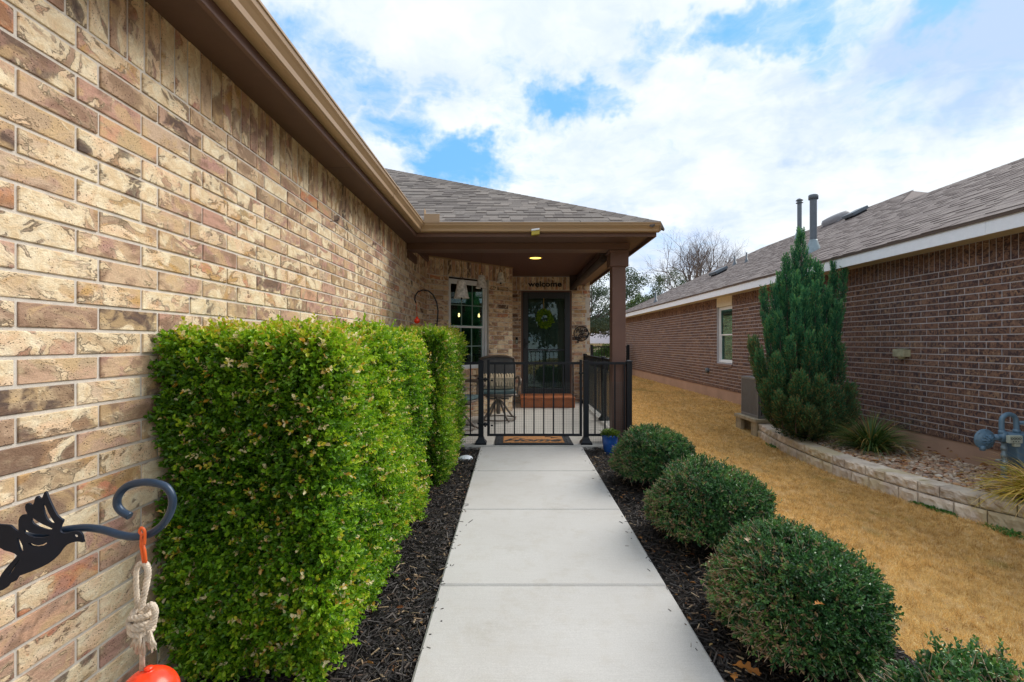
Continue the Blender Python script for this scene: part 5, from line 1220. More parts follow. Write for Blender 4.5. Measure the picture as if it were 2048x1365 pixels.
# lobed oak leaf lying on the mulch, more single leaves on bush tops and lawn
def oakleaf(c, sz, rot, label, mat, tilt=.2, grp=None):
    o = thing('oak_leaf', tuple(c), label, 'leaf', grp); pts = []
    prof_ = [(0, .02), (.12, .05), (.2, .20), (.3, .26), (.36, .10), (.44, .12), (.52, .34), (.62, .36), (.64, .14), (.72, .12), (.82, .24), (.9, .22), (.92, .08), (1.0, .0)]
    up_ = [(a, b) for a, b in prof_]; dn_ = [(a+.03, -b*.9) for a, b in reversed(prof_[:-1])]
    cr_, sr_ = math.cos(rot), math.sin(rot); mb = MB(); vs = []
    for a, b in up_+dn_: x, y = (a-.5)*sz, b*sz; vs.append((c[0]+x*cr_-y*sr_, c[1]+x*sr_+y*cr_, c[2]+abs(b)*sz*tilt+.06*sz*math.sin(a*5)))
    mid_ = [(c[0]+(a-.5)*sz*cr_, c[1]+(a-.5)*sz*sr_, c[2]+.06*sz*math.sin(a*5)) for a, b in prof_]
    n = len(prof_); vs2 = vs[:n]+mid_+[vs[n+k] for k in range(len(dn_))][::-1]
    fs = [(k, k+1, n+k+1, n+k) for k in range(n-1)]+[(n+k, n+k+1, 2*n+k+1, 2*n+k) for k in range(n-2)]
    mb.add(vs2, fs, rnd=.4); b_ = mb.build('blade', mat, o, rnd=True)
    mb = MB(); mb.tube([mid_[0], (c[0]-.68*sz*cr_, c[1]-.68*sz*sr_, c[2]+.004)], .0013, 5); mb.build('stalk', M['twig'], o)
    return o
def gl(px, py, zrel):
    Y_ = F*(-zrel)/(py-CY); return P(px, py, Y_)
oakleaf(gl(1494, 1338, -1.295), .105, R(-25), 'large orange lobed oak leaf lying on the mulch under the second bush', M['orangeleaf'])
oakleaf(gl(1468, 1352, -1.30), .06, R(70), 'small orange brown leaf on the mulch next to the large lobed leaf', M['orangeleaf'])
for k, (px, py, zr_, sz, rt, lb) in enumerate(((1633, 1021, -1.47, .07, 30, 'small brown leaf alone on the golden lawn near the middle bush'), (1893, 1272, -1.40, .05, 100, 'reddish leaf on the golden lawn near the nearest bush'),
      (1966, 1248, -1.42, .04, 10, 'tiny dark leaf at the picture edge on the golden lawn'))):
    oakleaf(gl(px, py, zr_)+np.array([0, 0, .03]), sz, R(rt), lb, M['dead_leaf'])
for (px, py, yy, sz, rt, lb, mt_) in ((1493, 1080, 1.93, .050, 80, 'pale curled leaf caught on top of the largest round bush', 'twig'), (1639, 1209, 1.78, .042, 10, 'yellow leaf caught in the front of the largest round bush', 'orangeleaf'),
      (1738, 1158, 2.0, .04, -20, 'red brown leaf caught in the shoulder of the largest round bush', 'dead_leaf')):
    oakleaf(P(px, py, yy), sz, R(rt), lb, M[mt_], .5)
# green weeds at the foot of the edging
for (px, py, w_, n_, lb) in ((1548, 893, .16, 180, 'patch of green weeds at the foot of the stone edging near the grey air conditioner'), (1880, 1018, .20, 330, 'patch of green weeds at the foot of the stone edging below the pale stones'), (2018, 1066, .16, 260, 'patch of green weeds at the foot of the stone edging under the yellow grass clump')):
    c = gl(px, py, -1.54); Bp = c+rng.normal(size=(n_, 3))*np.array([w_*.20, w_*.45, .002]); Bp[:, 0] -= .3*(Bp[:, 1]-c[1])*0; Bp[:, 2] = zg(Bp[:, 0], Bp[:, 1])+.004
    Bp[:, 0] = np.minimum(Bp[:, 0], xcurve(Bp[:, 1])-.03)
    D_ = rng.normal(size=(n_, 3)); D_[:, 2] = np.abs(D_[:, 2])*.8+.2
    V, Q, rn = leaves(Bp, D_, np.tile([0, 0, 1.], (n_, 1))+rng.normal(size=(n_, 3))*.3, rng.uniform(.018, .04, n_), rng.uniform(.008, .018, n_), rng.random(n_))
    o = arr_mesh('weeds', V, [Q], M['weed'], rnd=rn); tag(o, lb, 'weeds', kind='stuff')

# ------------------------------------------------------------------ stone edging and its bed
rw = thing('stone_edging', (3.8, 5.9, -1.54), 'low curved two course edging wall of pale split stone between lawn and gravel bed', 'retaining wall')
seg = np.linalg.norm(np.diff(RCs, axis=0), axis=1); sacc = np.concatenate([[0], np.cumsum(seg)]); TL = sacc[-1]
def onc(s_):
    x = np.interp(s_, sacc, RCs[:, 0]); y = np.interp(s_, sacc, RCs[:, 1]); e = .05
    x2 = np.interp(s_+e, sacc, RCs[:, 0]); y2 = np.interp(s_+e, sacc, RCs[:, 1]); x1 = np.interp(s_-e, sacc, RCs[:, 0]); y1 = np.interp(s_-e, sacc, RCs[:, 1])
    t = np.array([x2-x1, y2-y1]); t /= np.linalg.norm(t); return np.array([x, y]), t, np.array([t[1], -t[0]])
for crs, (z0, z1, dp, outw) in enumerate(((-1.60, -1.437, .20, .012), (-1.429, -1.330, .20, .0))):
    s_ = -.1 if crs == 0 else 0.02; kk = 0; mb = MB()
    while s_ < TL-.02:
        bl = (.30, .19, .34, .24)[(kk+crs) % 4]; e_ = min(s_+bl, TL); a_ = max(s_, 0)
        if e_-a_ > .03:
            nu, nz = max(3, int((e_-a_)/.02)), 6; vs = []; fs = []; rid = random.random(); sd_ = random.random()*50
            for iu in range(nu+1):
                p_, t_, nn = onc(a_+.004+(e_-a_-.008)*iu/nu)
                nn = -nn if nn[0] > 0 else nn    # outwards is toward the lawn
                for iz in range(nz+1):
                    fz = iz/nz; edge = min(iu, nu-iu, 1)*min(iz, nz-iz, 1)
                    bmp = (.012+.006*math.sin(sd_+iu*.7+iz*1.1)+.005*math.sin(sd_*2+iu*1.3-iz*.7)+random.uniform(-.004, .004)) if edge else random.uniform(-.003, .001)
                    q_ = p_+nn*(outw+bmp*.8); vs.append((q_[0], q_[1], z0+(z1-z0)*fz+(random.uniform(-.003, .0) if iz == nz and crs == 1 else 0)))
            for iu in range(nu):
                for iz in range(nz): b0 = iu*(nz+1)+iz; fs.append((b0, b0+1, b0+nz+2, b0+nz+1))
            b = len(vs)
            for iu in range(nu+1):
                p_, t_, nn = onc(a_+.004+(e_-a_-.008)*iu/nu); nn = -nn if nn[0] > 0 else nn; q_ = p_-nn*dp; vs.append((q_[0], q_[1], z1+random.uniform(-.002, .001))); vs.append((q_[0], q_[1], z0))
            for iu in range(nu): fs.append((iu*(nz+1)+nz, b+2*iu, b+2*iu+2, (iu+1)*(nz+1)+nz))
            fs.append(tuple([k_ for k_ in range(nz+1)]+[b, b+1])); fs.append(tuple([nu*(nz+1)+k_ for k_ in reversed(range(nz+1))]+[b+2*nu+1, b+2*nu]))
            mb.add(vs, fs, rnd=rid)
        s_ += bl; kk += 1
    mb.build('stone_course', M['limestone'], rw, rnd=True)
# bed surface
ys = np.linspace(2.9, 8.2, 40); vs = []; 
for y in ys: vs += [(float(xcurve(y))+.12, y, -1.385), (5.14, y, -1.375)]
mb = MB(); mb.add(vs, [(2*k, 2*k+1, 2*k+3, 2*k+2) for k in range(len(ys)-1)]); o = mb.build('gravel_bed', M['ground'], None); tag(o, kind='structure')
import bmesh
bm = bmesh.new(); bmesh.ops.create_icosphere(bm, subdivisions=2, radius=1); iv = np.array([v.co[:] for v in bm.verts]); ifc = np.array([[v.index for v in f.verts] for f in bm.faces]); bm.free()
n = 5200; y = rng.uniform(3.2, 8.1, n); x = rng.uniform(3.9, 5.1, n); k = x > xcurve(y)+.215; x, y = x[k], y[k]; n = len(x)
sc = np.stack([rng.uniform(.018, .042, n), rng.uniform(.014, .030, n), rng.uniform(.009, .018, n)], 1); a = rng.uniform(0, 2*np.pi, n); z = -1.378+rng.uniform(.0, .032, n)
loc = iv[None]*(1+.10*np.sin(iv[None, :, [0]]*3+a[:, None, None]*3))*sc[:, None, :]
ty = rng.normal(size=n)*.3; lx = loc[..., 0]*np.cos(ty)[:, None]+loc[..., 2]*np.sin(ty)[:, None]; lz = -loc[..., 0]*np.sin(ty)[:, None]+loc[..., 2]*np.cos(ty)[:, None]
ca, sa = np.cos(a)[:, None], np.sin(a)[:, None]; V = np.stack([x[:, None]+lx*ca-loc[..., 1]*sa, y[:, None]+lx*sa+loc[..., 1]*ca, z[:, None]+lz], -1).reshape(-1, 3)
Q = (ifc[None]+(np.arange(n)*len(iv))[:, None, None]).reshape(-1, 3)
o = arr_mesh('river_stones', V, [Q], M['pebble'], rnd=np.repeat(rng.random(n), len(ifc)), smooth=True); tag(o, kind='stuff'); o['label'] = 'rounded river stones filling the bed behind the stone edging'

# strap leaved clumps
def clump(name, c, n, L, w, mat, label, spread=1.0, up=.9):
    o = thing(name, tuple(c), label, 'plant'); c = np.array(c); a = rng.uniform(0, 2*np.pi, n); r_ = rng.random(n)**.6
    B = c+np.stack([np.cos(a)*r_*.10, np.sin(a)*r_*.12, np.zeros(n)], 1); out = np.stack([np.cos(a), np.sin(a), np.zeros(n)], 1)
    Ln = L*rng.uniform(.6, 1.1, n); el = (1.45-r_*.65*spread+rng.normal(size=n)*.12)
    segs = 6; pos = [B]; d = unit(out*np.cos(el)[:, None]+np.array([0, 0, 1.])*np.sin(el)[:, None]+rng.normal(size=(n, 3))*.08); drop = rng.uniform(.5, 1.25, n)*spread
    for k in range(segs): pos.append(pos[-1]+d*(Ln/segs)[:, None]); d = unit(d+np.array([0, 0, -1.])*(drop*.30)[:, None]+out*.07)
    side = unit(np.cross(out, [0, 0, 1.])+rng.normal(size=(n, 3))*.25); vs = []
    for k, p_ in enumerate(pos):
        ww = w*(1-(k/segs)**2.2)*.5+.0003; p_ = p_.copy(); p_[:, 2] = np.maximum(p_[:, 2], c[2]-.15); vs += [p_-side*ww, p_+side*ww]
    V = np.stack(vs, 1).reshape(-1, 3); i = np.arange(n)[:, None]*(2*segs+2); Q = np.concatenate([i+np.array([[2*k, 2*k+1, 2*k+3, 2*k+2]]) for k in range(segs)], 1).reshape(-1, 4)
    arr_mesh('blades', V, [Q], mat, o, rnd=np.repeat(rng.random(n), segs)); return o
clump('liriope_clump', (4.47, 6.10, -1.365), 760, .60, .012, M['liriope'], 'dark green arching lily turf clump in the river stones beside the conifer', .95)
clump('grass_clump', (4.47, 4.06, -1.35), 760, .56, .011, M['yellowgrass'], 'yellow and straw coloured grass clump spilling over the stone edging below the gas meter', 1.15)

# ------------------------------------------------------------------ conifer in the bed
tj = thing('juniper_tree', (4.32, 7.25, -1.38), 'tall dark green juniper with upright pointed branches against the brown brick wall', 'tree'); tc = np.array([4.30, 7.25, -1.38])
mb = MB(); mb.tube([tuple(tc), tuple(tc+[.01, .02, .8]), tuple(tc+[.02, 0, 1.8]), tuple(tc+[-.02, 0, 2.7])], [.07, .055, .03, .008], 8); tips = []
def jp(px, py, Y_): return P(px, py, Y_)
pl_ = [ # tip px,py,Y ; base height fraction; radius
 (1601, 470, 7.25, .45, .17), (1572, 521, 7.2, .30, .13), (1618, 525, 7.2, .34, .12), (1588, 512, 7.3, .40, .13), (1640, 545, 7.1, .30, .12), (1631, 535, 7.35, .3, .12), (1688, 540, 7.15, .16, .12), (1668, 536, 7.3, .22, .11), (1560, 560, 7.4, .2, .12),
 (1527, 588, 7.3, .16, .12), (1548, 582, 7.2, .22, .12), (1593, 560, 6.95, .25, .13), (1558, 640, 6.85, .14, .13), (1538, 650, 7.0, .1, .12), (1675, 620, 6.9, .14, .13), (1655, 590, 7.0, .2, .13), (1610, 590, 6.8, .22, .13), (1592, 610, 6.65, .16, .12), (1632, 580, 6.8, .2, .12),
 (1512, 690, 7.2, .05, .14), (1504, 688, 7.35, .04, .12), (1520, 715, 6.95, .03, .15), (1553, 725, 6.6, .03, .15), (1580, 690, 6.55, .08, .14), (1620, 680, 6.5, .10, .14), (1650, 670, 6.65, .08, .15), (1680, 705, 6.85, .05, .16), (1700, 780, 6.95, .02, .17),
 (1535, 775, 6.75, .0, .16), (1560, 800, 6.5, .0, .15), (1600, 760, 6.35, .02, .17), (1640, 770, 6.4, .02, .17), (1670, 790, 6.6, .0, .17), (1590, 815, 6.35, .0, .15), (1650, 825, 6.4, .0, .15), (1620, 830, 6.3, .0, .14), (1705, 820, 6.9, .0, .13), (1575, 760, 7.0, .0, .2), (1640, 715, 7.2, .1, .20), (1600, 650, 7.3, .2, .17), (1575, 700, 7.3, .1, .18)]
SV, SD, SR, SLn, SVo, SDo, SRo, SLo = [], [], [], [], [], [], [], []
for (px, py, Yp, bf, rad) in pl_:
    tip = jp(px, py, Yp); base = tc+np.array([0, 0, 3.05*bf*.8+.05])+np.array([(tip[0]-tc[0])*.15, (tip[1]-tc[1])*.15, 0]); midp = base*.5+tip*.5+np.array([(tip[0]-tc[0])*.32, (tip[1]-tc[1])*.32, -.10])
    ln = np.linalg.norm(tip-base); rad = rad*random.uniform(.78, 1.2)*((.50 if py < 600 else .62) if py < 700 and px not in (1600, 1560) else .88); mb.tube([tuple(base), tuple(midp), tuple(tip)], [.016, .009, .002], 5)
    n = int(4200*max(ln, .5)*rad/.13)//14*14; t = rng.random(n)**.75; t = np.repeat(t[::14], 14)[:n]; n = len(t); rr2 = rad*1.08*(np.clip(t, .01, 1)**.35)*((1-t)**.8)*1.75*np.repeat(rng.random(n//14+1)**.4, 14)[:n]
    axp = (1-t)[:, None]**2*base+2*(t*(1-t))[:, None]*midp+(t**2)[:, None]*tip; ax = unit(2*(1-t)[:, None]*(midp-base)+2*t[:, None]*(tip-midp))
    rv = unit(np.cross(ax, np.repeat(rng.normal(size=(n//14+1, 3)), 14, 0)[:n])); lob = 1+.35*np.sin(t*26+px)*np.sin(rv[:, 0]*3+py)
    sd3 = unit(ax*1.15+rv*.40+np.array([0, 0, .25])); kf = np.tile(np.arange(14), n//14+1)[:n]/14; pos_ = axp+rv*(rr2*lob)[:, None]+sd3*(kf*.15)[:, None]+rng.normal(size=(n, 3))*(.013*(1-kf*.85))[:, None]; D_ = unit(sd3+rng.normal(size=(n, 3))*.30)
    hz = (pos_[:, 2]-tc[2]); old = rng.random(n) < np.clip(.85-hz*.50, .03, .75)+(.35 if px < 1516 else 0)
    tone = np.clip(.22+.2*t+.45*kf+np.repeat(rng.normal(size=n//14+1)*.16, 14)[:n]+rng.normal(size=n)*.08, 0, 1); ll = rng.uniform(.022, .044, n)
    SV.append(pos_[~old]); SD.append(D_[~old]); SR.append(tone[~old]); SLn.append(ll[~old]); SVo.append(pos_[old]); SDo.append(D_[old]); SRo.append(tone[old]); SLo.append(ll[old])
mb.build('trunk', M['bark'], tj)
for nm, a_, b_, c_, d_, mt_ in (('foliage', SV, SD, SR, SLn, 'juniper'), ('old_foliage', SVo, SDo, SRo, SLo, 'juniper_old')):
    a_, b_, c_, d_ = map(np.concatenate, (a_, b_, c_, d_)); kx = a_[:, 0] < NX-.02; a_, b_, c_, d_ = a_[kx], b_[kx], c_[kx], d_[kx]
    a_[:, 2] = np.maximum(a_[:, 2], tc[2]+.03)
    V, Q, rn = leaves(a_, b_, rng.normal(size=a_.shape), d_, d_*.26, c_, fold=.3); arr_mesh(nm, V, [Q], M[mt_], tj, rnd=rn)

# ------------------------------------------------------------------ air conditioner on its pad
acx0, acx1, acy0, acy1, acz0, acz1 = 4.06, 4.72, 8.10, 8.70, -1.262, -.585
pad = thing('equipment_pad', (4.4, 8.4, -1.45), 'tan concrete slab on blocks under the grey air conditioner', 'concrete pad')
mb = MB(); mb.box((3.98, 8.0, -1.325), (4.85, 8.80, acz0-.001)); mb.build('slab', M['concrete_pad'], pad, bevel=.008)
for (x, y) in ((4.0, 8.02), (4.0, 8.58), (4.6, 8.02), (4.6, 8.58), (4.3, 8.02)):
    mb = MB(); mb.box((x, y, -1.56), (x+.06, y+.19, -1.326)); mb.box((x+.12, y, -1.56), (x+.18, y+.19, -1.326)); mb.box((x+.06, y+.08, -1.56), (x+.12, y+.12, -1.326)); mb.build('block', M['concrete_pad'], pad)
ac = thing('air_conditioner', (4.39, 8.4, acz0), 'grey louvred air conditioner unit standing on a concrete pad behind the conifer', 'air conditioner')
mb = MB(); mb.box((acx0+.03, acy0+.03, acz0+.03), (acx1-.03, acy1-.03, acz1-.03)); mb.build('coil', M['black'], ac)
mb = MB(); mb.box((acx0, acy0, acz0), (acx1, acy1, acz0+.045)); mb.box((acx0, acy0, acz1-.045), (acx1, acy1, acz1))
for x in (acx0, acx1-.03):
    for y in (acy0, acy1-.03): mb.box((x, y, acz0+.045), (x+.03, y+.03, acz1-.045))
mb.build('cabinet', M['ac'], ac, bevel=.006)
mb = MB()
for k in range(13):
    y = acy0+.035+k*.041; x = acx0+.035+k*.046
    for xx in (acx0+.004, acx1-.018): mb.box((xx, y, acz0+.046), (xx+.014, y+.022, acz1-.046))
    for yy in (acy0+.004, acy1-.018): mb.box((x, yy, acz0+.046), (x+.024, yy+.014, acz1-.046))
mb.build('louvre', M['ac'], ac)
mb = MB(); c = ((acx0+acx1)/2, (acy0+acy1)/2, acz1+.012)
for k in range(9): rr3 = .03+.03*k; mb.tube([(c[0]+rr3*math.cos(q_*.2618), c[1]+rr3*math.sin(q_*.2618), c[2]) for q_ in range(25)], .003, 5)
mb.build('fan_grille', M['black'], ac)

# ------------------------------------------------------------------ gas meter
YG = 4.82
gm_ = thing('gas_meter', (4.85, YG, -1.37), 'blue grey gas meter with round regulator and bent pipe against the brown brick wall', 'gas meter')
mb = MB(); p0 = P(2008, 1000, YG)
mb.tube([(p0[0], YG, -1.42), (p0[0], YG, P(0, 880, YG)[2])], .020, 14)
for py, rr4 in ((955, .030), (938, .027), (925, .032), (912, .026), (897, .027)): z = P(0, py, YG)[2]; mb.lathe((p0[0], YG, z), [(.02, -.022), (rr4, -.018), (rr4, .018), (.02, .022)], 12)
mb.lathe((p0[0]-.03, YG, P(0, 921, YG)[2]), [(0, -.05), (.012, -.05), (.012, .02), (0, .02)], 8, axis='x'); mb.build('riser', M['galv'], gm_)
mb = MB(); z = P(0, 874, YG)[2]; mb.lathe((p0[0]-.01, YG, z), [(.02, -.05), (.036, -.045), (.036, .045), (.02, .05)], 16); mb.tube([(P(1984, 878, YG)[0], YG, z-.01), (p0[0], YG, z)], .020, 12)
mb.lathe((P(1992, 0, YG)[0], YG, z-.006), [(.0, -.012), (.032, -.012), (.032, .012), (0, .012)], 12, axis='x'); mb.build('tee', M['gas'], gm_)
mb = MB(); c = P(1969, 879, YG-.02); mb.lathe((c[0], c[1], c[2]), [(0, -.055), (.018, -.052), (.022, -.032), (.045, -.028), (.078, -.018), (.084, -.008), (.100, -.006), (.100, .008), (.086, .010), (.075, .03), (.03, .05), (0, .05)], 32, axis='y')
for q_ in range(8): a = q_*math.pi/4; mb.lathe((c[0]+.092*math.cos(a), c[1]-.012, c[2]+.092*math.sin(a)), [(0, -.006), (.006, -.006), (.006, .006), (0, .006)], 6, axis='y')
for q_ in range(10): a = q_*math.pi/5; mb.obox((c[0]+.02*math.cos(a)-.003, c[1]-.060, c[2]+.02*math.sin(a)-.003), (.03*math.cos(a), .012, .03*math.sin(a)), (.006, 0, .006), (0, .02, 0))
mb.tube([(c[0]-.03, c[1]-.01, c[2]-.06), (c[0]-.03, c[1]-.01, c[2]-.108)], .024, 10); mb.build('regulator', M['gas'], gm_)
mb = MB(); U_ = [(2004, 870), (2003, 850), (2004, 838), (2010, 831), (2019, 829), (2028, 833), (2032, 842), (2033, 866)]; mb.tube([tuple(P(a, b, YG)) for a, b in catmull(U_, 4)], .022, 14)
for (a, b) in ((2004, 864), (2033, 862)): mb.lathe(tuple(P(a, b, YG)), [(.02, -.02), (.030, -.016), (.030, .012), (.02, .016)], 12)
mb.tube([tuple(P(2036, 846, YG+.03)), tuple(P(2080, 846, YG+.03)), tuple(P(2086, 860, YG+.03))], .018, 10); mb.build('bent_pipe', M['gas'], gm_)
mb = MB(); a0 = P(2017, 866, YG); a1 = P(2072, 934, YG); prof_ = [(a0[0], a0[2]-.03), (a0[0]+.03, a0[2]), (a1[0]-.03, a0[2]), (a1[0], a0[2]-.03), (a1[0], a0[2]-.16), (a1[0]-.06, a1[2]-.01), (a1[0]-.12, a1[2]), (a0[0]+.07, a1[2]), (a0[0]+.015, a0[2]-.24), (a0[0]-.0, a0[2]-.12)]
n = len(prof_); mb.add([(x, YG-.085, z) for x, z in prof_]+[(x, YG+.085, z) for x, z in prof_], [tuple(range(n)), tuple(reversed(range(n, 2*n)))]+[((k+1) % n, k, n+k, n+(k+1) % n) for k in range(n)])
mb.build('meter_body', M['gas'], gm_, bevel=.015)
mb = MB(); b0 = P(2017, 871, YG-.1); mb.box((b0[0]-.015, YG-.125, b0[2]-.075), (b0[0]+.115, YG-.088, b0[2])); mb.box((b0[0]+.04, YG-.12, b0[2]-.11), (b0[0]+.10, YG-.088, b0[2]-.076)); ix = mb.build('index_plate', M['label'], gm_, bevel=.006)
mb = MB()
for k in range(4): mb.lathe((b0[0]+.008+k*.026, YG-.126, b0[2]-.028), [(.011, 0), (.011, -.002), (.008, -.002), (.008, 0)], 12, axis='y')
for k in range(3): mb.lathe((b0[0]+.02+k*.026, YG-.126, b0[2]-.056), [(.005, 0), (.005, -.002), (0, -.002)], 8, axis='y')
mb.build('dial', M['black'], ix)

# ------------------------------------------------------------------ blue pot with a small plant, white stone
bp = thing('blue_pot', (1.09, 5.60, -1.27), 'glazed blue flower pot with a small leafy green plant beside the gate post', 'flower pot')
c = (P(1218, 0, 5.58)[0]+.01, 5.58, -1.285); mb = MB(); mb.lathe(c, [(0, 0), (.055, 0), (.058, .01), (.075, .08), (.088, .16), (.088, .20), (.096, .215), (.098, .235), (.088, .237), (.082, .215), (0, .205)], 28); mb.build('pot', M['bluepot'], bp)
n = 420; a = rng.uniform(0, 2*np.pi, n); r_ = rng.random(n)**.6*.095; Bp = np.stack([c[0]+np.cos(a)*r_, c[1]+np.sin(a)*r_, c[2]+.21+rng.random(n)*.085*(1-r_*4)], 1)
V, Q, rn = leaves(Bp, np.stack([np.cos(a), np.sin(a), rng.uniform(.2, 1.2, n)], 1), np.tile([0, 0, 1.], (n, 1)), rng.uniform(.02, .04, n), rng.uniform(.014, .024, n), rng.random(n)); arr_mesh('plant', V, [Q], M['fresh_leaf'], bp, rnd=rn)
ws = thing('white_stone', tuple(gl(931, 918, -1.26)), 'smooth white stone lying in the mulch at the foot of the farther hedge', 'stone')
c = gl(932, 919, -1.262); bm = bmesh.new(); bmesh.ops.create_icosphere(bm, subdivisions=3, radius=1); mb = MB(); mb.add([(c[0]-.01+v.co.x*.085, c[1]+v.co.y*.07, c[2]+.004+v.co.z*.038*(1+.2*v.co.x)) for v in bm.verts], [[v.index for v in f.verts] for f in bm.faces], True); bm.free(); mb.build('rock', M['white'], ws)

# ------------------------------------------------------------------ beyond: fence, hedge, house, trees
bf_ = thing('back_fence', (4.2, 21.0, -1.4), 'black metal picket fence across the gap between the houses', 'fence')
mb = MB()
for x in (3.36, 4.94): mb.box((x-.05, 20.95, -1.5), (x+.05, 21.05, -.08))
mb.build('post', M['black'], bf_)
mb = MB(); mb.box((3.36, 20.98, -.20), (4.94, 21.02, -.15)); mb.box((3.36, 20.98, -1.3), (4.94, 21.02, -1.25)); mb.box((4.6, 20.98, -.20), (4.94, 21.02, -.15)); mb.build('rail', M['black'], bf_)
for k in range(13): mb = MB(); x = 3.36+.12*(k+.6); mb.box((x-.01, 20.985, -1.3), (x+.01, 21.01, -.15)); mb.build('picket', M['black'], bf_)
def leafmass(name, label, cat, cen, rad, n, L, mat, grp=None, trunk=None, clumps=30, holes=.0, shell=.55, parts=True):
    cen = np.array(cen, float); rad = np.array(rad, float); o = thing(name, (cen[0], cen[1], -1.45), label, cat, grp)
    cc_ = unit(rng.normal(size=(clumps, 3)))*(rng.uniform(shell, 1, clumps)**.7)[:, None]; cc_[:, 2] = np.where(cc_[:, 2] < -.6, -.6*rng.random(clumps), cc_[:, 2]); cs_ = rng.uniform(.22, .42, clumps)
    k = rng.integers(0, clumps, n); p_ = cc_[k]+unit(rng.normal(size=(n, 3)))*(cs_[k]*rng.random(n)**.45)[:, None]*np.array([1, 1, .75]); pos_ = cen+p_*rad
    tone = np.clip(.30+.28*p_[:, 2]+.25*rng.random(n)+.15*np.sin(k*2.4), 0, 1)
    V, Q, rn = leaves(pos_, rng.normal(size=(n, 3)), np.tile([0, 0, 1.], (n, 1))+rng.normal(size=(n, 3))*.7, rng.uniform(.7, 1.2, n)*L, rng.uniform(.7, 1.2, n)*L*.5, tone); arr_mesh('crown', V, [Q], mat, o, rnd=rn)
    if trunk:
        mb = MB(); b0 = np.array([trunk[0], trunk[1], -1.6]); fk = np.array([trunk[0]+.2, trunk[1], trunk[2]])
        mb.tube([tuple(b0), tuple((b0+fk)/2+[.08, 0, 0]), tuple(fk)], [trunk[3]*1.3, trunk[3], trunk[3]*.85], 10)
        for q_ in range(clumps):
            e_ = cen+cc_[q_]*rad; m_ = fk*.45+e_*.55+rng.normal(size=3)*.18-np.array([0, 0, .2]); mb.tube([tuple(fk), tuple(fk*.75+m_*.25+[0, 0, .1]), tuple(m_), tuple(e_)], [trunk[3]*.5, trunk[3]*.38, trunk[3]*.2, .01], 6)
        mb.build('trunk', M['bark'], o)
    return o
leafmass('live_oak', 'spreading grey green live oak behind the fence between the houses', 'tree', (5.2, 29.0, 2.15), (3.3, 2.6, 2.25), 30000, .12, M['oak_leaf'], trunk=(3.9, 29.0, .55, .16), clumps=46)
leafmass('young_oak', 'bright yellow green tree showing over the far end of the taupe roof', 'tree', (8.1, 32.0, 1.75), (.95, .9, 1.5), 5200, .13, M['fresh_leaf'], trunk=(8.1, 32.0, .2, .08), clumps=22)
leafmass('evergreen_tree', 'grey green half bare tree in front of the large bare tree', 'tree', (11.3, 35.0, 3.0), (1.45, 1.2, 2.2), 4200, .13, M['oak_leaf'], trunk=(11.3, 35.0, 1.2, .10), clumps=22, grp='small trees behind the roof')
leafmass('evergreen_tree', 'thin dark tree between the yellow green tree and the bare tree', 'tree', (10.0, 36.0, 1.9), (.75, .8, 1.6), 1500, .15, M['oak_leaf'], trunk=(10.0, 36.0, 1.0, .07), clumps=12, grp='small trees behind the roof')
hg = leafmass('garden_hedge', 'rounded green shrub hedge behind the black picket fence', 'hedge', (4.35, 22.6, -.78), (1.5, .8, .78), 9000, .075, M['hedge_leaf'], clumps=40, shell=.3)
for k, (x_, h_) in enumerate(((-7, 3.2), (-1.5, 2.6), (4.5, 3.4), (11, 3.0))):  # unseen trees put in so the door glass reflects something dark
    leafmass('reflection_tree', ('broad', 'low', 'tall', 'rounded')[k]+' dark green tree added unseen behind the viewer to darken reflections', 'tree', (x_, -24, h_*.6), (3.6, 2.4, h_), 2600, .45, M['oak_leaf'], trunk=(x_, -24, .2, .2), clumps=18, grp='unseen trees added for dark reflections')
# large bare tree
bt = thing('bare_tree', (14.3, 38.0, -1.5), 'large leafless tree with a wide fan of fine branches above the taupe roof', 'tree')
mbt = MB(); mbb = MB(); rt_ = random.Random(5)
def branch(p, d, L, r, lv, mb):
    p = np.array(p); d = np.array(d)/np.linalg.norm(d); pts = [p]; n = 5
    for k in range(n):
        d = d+np.array([rt_.gauss(0, .09), rt_.gauss(0, .09), rt_.gauss(0, .05)+.035]); d /= np.linalg.norm(d); pts.append(pts[-1]+d*L/n)
    mb.tube([tuple(q_) for q_ in pts], [r*(1-.11*k) for k in range(n+1)], 6 if lv < 2 else (4 if lv < 4 else 3), cap=False)
    if lv >= 5: return
    nb_ = (4, 4, 3, 3, 3)[lv]
    for k in range(nb_):
        t = .35+.65*(k+rt_.random())/nb_; i_ = min(int(t*n), n-1); q_ = pts[i_]+(pts[i_+1]-pts[i_])*(t*n-i_)
        a = rt_.uniform(0, 6.283); pr = np.cross(d, [math.cos(a), math.sin(a), .2]); pr /= np.linalg.norm(pr); sp_ = rt_.uniform(.42, .85)
        branch(q_, d*math.cos(sp_)+pr*math.sin(sp_), L*rt_.uniform(.60, .80), r*.52, lv+1, mb)
base_ = np.array([14.3, 38.0, -1.5]); mbt.tube([tuple(base_), (14.35, 38, .6), (14.3, 38, 2.2)], [.32, .26, .22], 10); mbt.build('trunk', M['greybark'], bt)
for a in (0, 1.05, 2.1, 3.14, 4.2, 5.24): branch((14.3, 38, 2.0), (math.cos(a)*.85, math.sin(a)*.5, 1.0), 2.9, .115, 0, mbb)
branch((14.3, 38, 2.0), (.05, 0, 1), 3.1, .12, 0, mbb)
mbb.build('branches', M['greybark'], bt)
